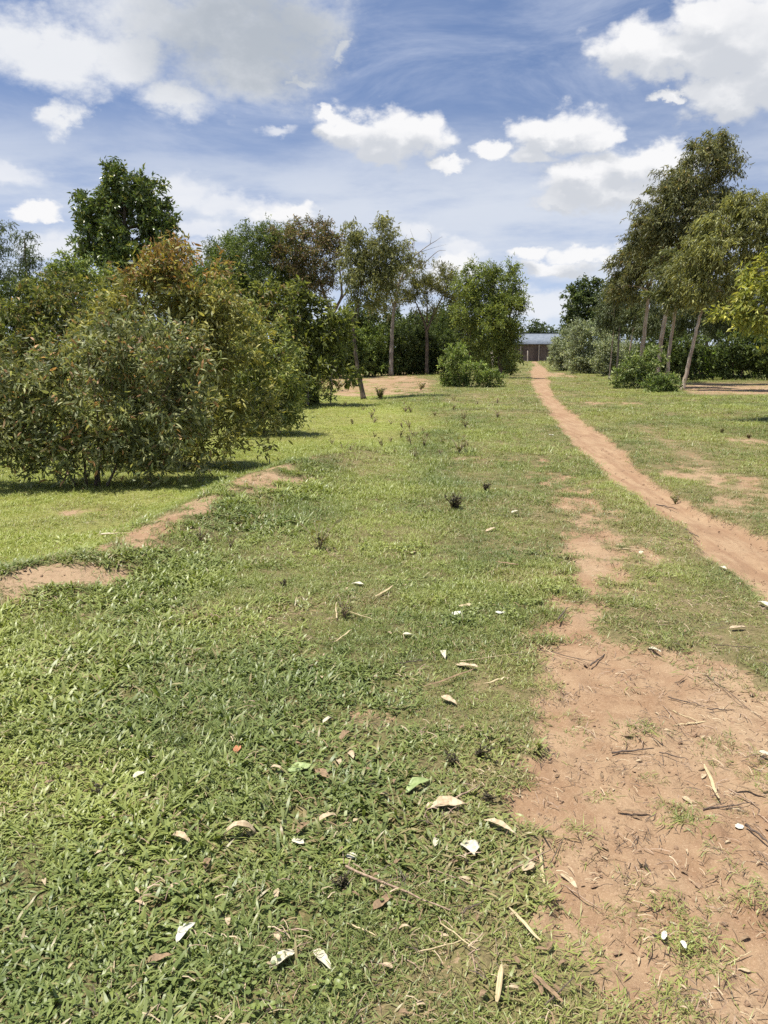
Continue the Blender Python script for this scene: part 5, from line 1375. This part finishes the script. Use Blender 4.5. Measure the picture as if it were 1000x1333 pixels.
# thin veil towards the horizon
vn = b.noise(b.vmath('MULTIPLY', D, (1, 1, 4.5)), 5, 6, .6)
veil = b.math('MULTIPLY', b.ramp(el, 16.5, 9.0), b.ramp(vn, .30, .62, .35, 1.0))
veil = b.math('MULTIPLY', veil, .88)
wisp = b.math('MULTIPLY', b.ramp(b.noise(b.vmath('MULTIPLY', D, (1.2, 1.2, 4)), 3.5, 6, .65, dist=.6), .36, .76, .12, 1), .42)
# scattered clouds elsewhere round the sky, outside the photographed part
rest = b.ramp(b.math('ABSOLUTE', az), 38, 60)
oth = b.math('MULTIPLY', b.math('MULTIPLY', b.ramp(b.noise(b.vmath('MULTIPLY', D, (1, 1, 1.8)), 4.2, 6, .6), .54, .66), rest), .9)
K = 7.0   # clouds carry their own light; the background strength below brings both to one scale
def kc(c, k=K): return b.mix(1.0, c, (k, k, k), 'MULTIPLY')
c = b.mix(1.0, sky.outputs[0], (.95, 1.0, 1.08), 'MULTIPLY')
c = b.mix(wisp, c, kc((.82, .87, .98)))
c = b.mix(veil, c, kc((.74, .79, .88)))
c = b.mix(aS, c, kc(softc))
c = b.mix(oth, c, kc((.85, .87, .9)))
c = b.mix(aH, c, kc((.93, .94, .97)))
c = b.mix(aC, c, kc(cumc))
bg = b.n('ShaderNodeBackground'); b.link(c, bg.inputs[0]); bg.inputs[1].default_value = .093
o = b.n('ShaderNodeOutputWorld'); b.link(bg.outputs[0], o.inputs[0])
w.cycles.sampling_method = 'MANUAL'; w.cycles.sample_map_resolution = 256

# ------------------------------------------------------------------ sun, camera, view
sl = bpy.data.lights.new('sun', 'SUN'); sl.energy = 4.9; sl.angle = R(.53); sl.color = (1, .955, .87)
so = bpy.data.objects.new('sun', sl); COL.objects.link(so)
from mathutils import Vector
so.rotation_euler = Vector(SUN_DIR).to_track_quat('Z', 'Y').to_euler()
cam = bpy.data.cameras.new('camera'); co = bpy.data.objects.new('camera', cam); COL.objects.link(co)
co.location = (0, 0, EYE); co.rotation_euler = (PI / 2 - PITCH, 0, 0)
cam.sensor_fit = 'VERTICAL'; cam.sensor_height = 24; cam.lens = F / 1333 * 24; cam.clip_start = .05; cam.clip_end = 3000
SC.camera = co
SC.view_settings.view_transform = 'Standard'; SC.view_settings.look = 'None'; SC.view_settings.exposure = 0.58; SC.view_settings.gamma = 1
SC.cycles.max_bounces = 6; SC.cycles.diffuse_bounces = 3; SC.cycles.glossy_bounces = 2; SC.cycles.transmission_bounces = 3; SC.cycles.transparent_max_bounces = 4
SC.cycles.use_denoising = False; SC.cycles.use_adaptive_sampling = True; SC.cycles.adaptive_threshold = .015; SC.cycles.sample_clamp_indirect = 6
SC.render.resolution_x = 768; SC.render.resolution_y = 1024
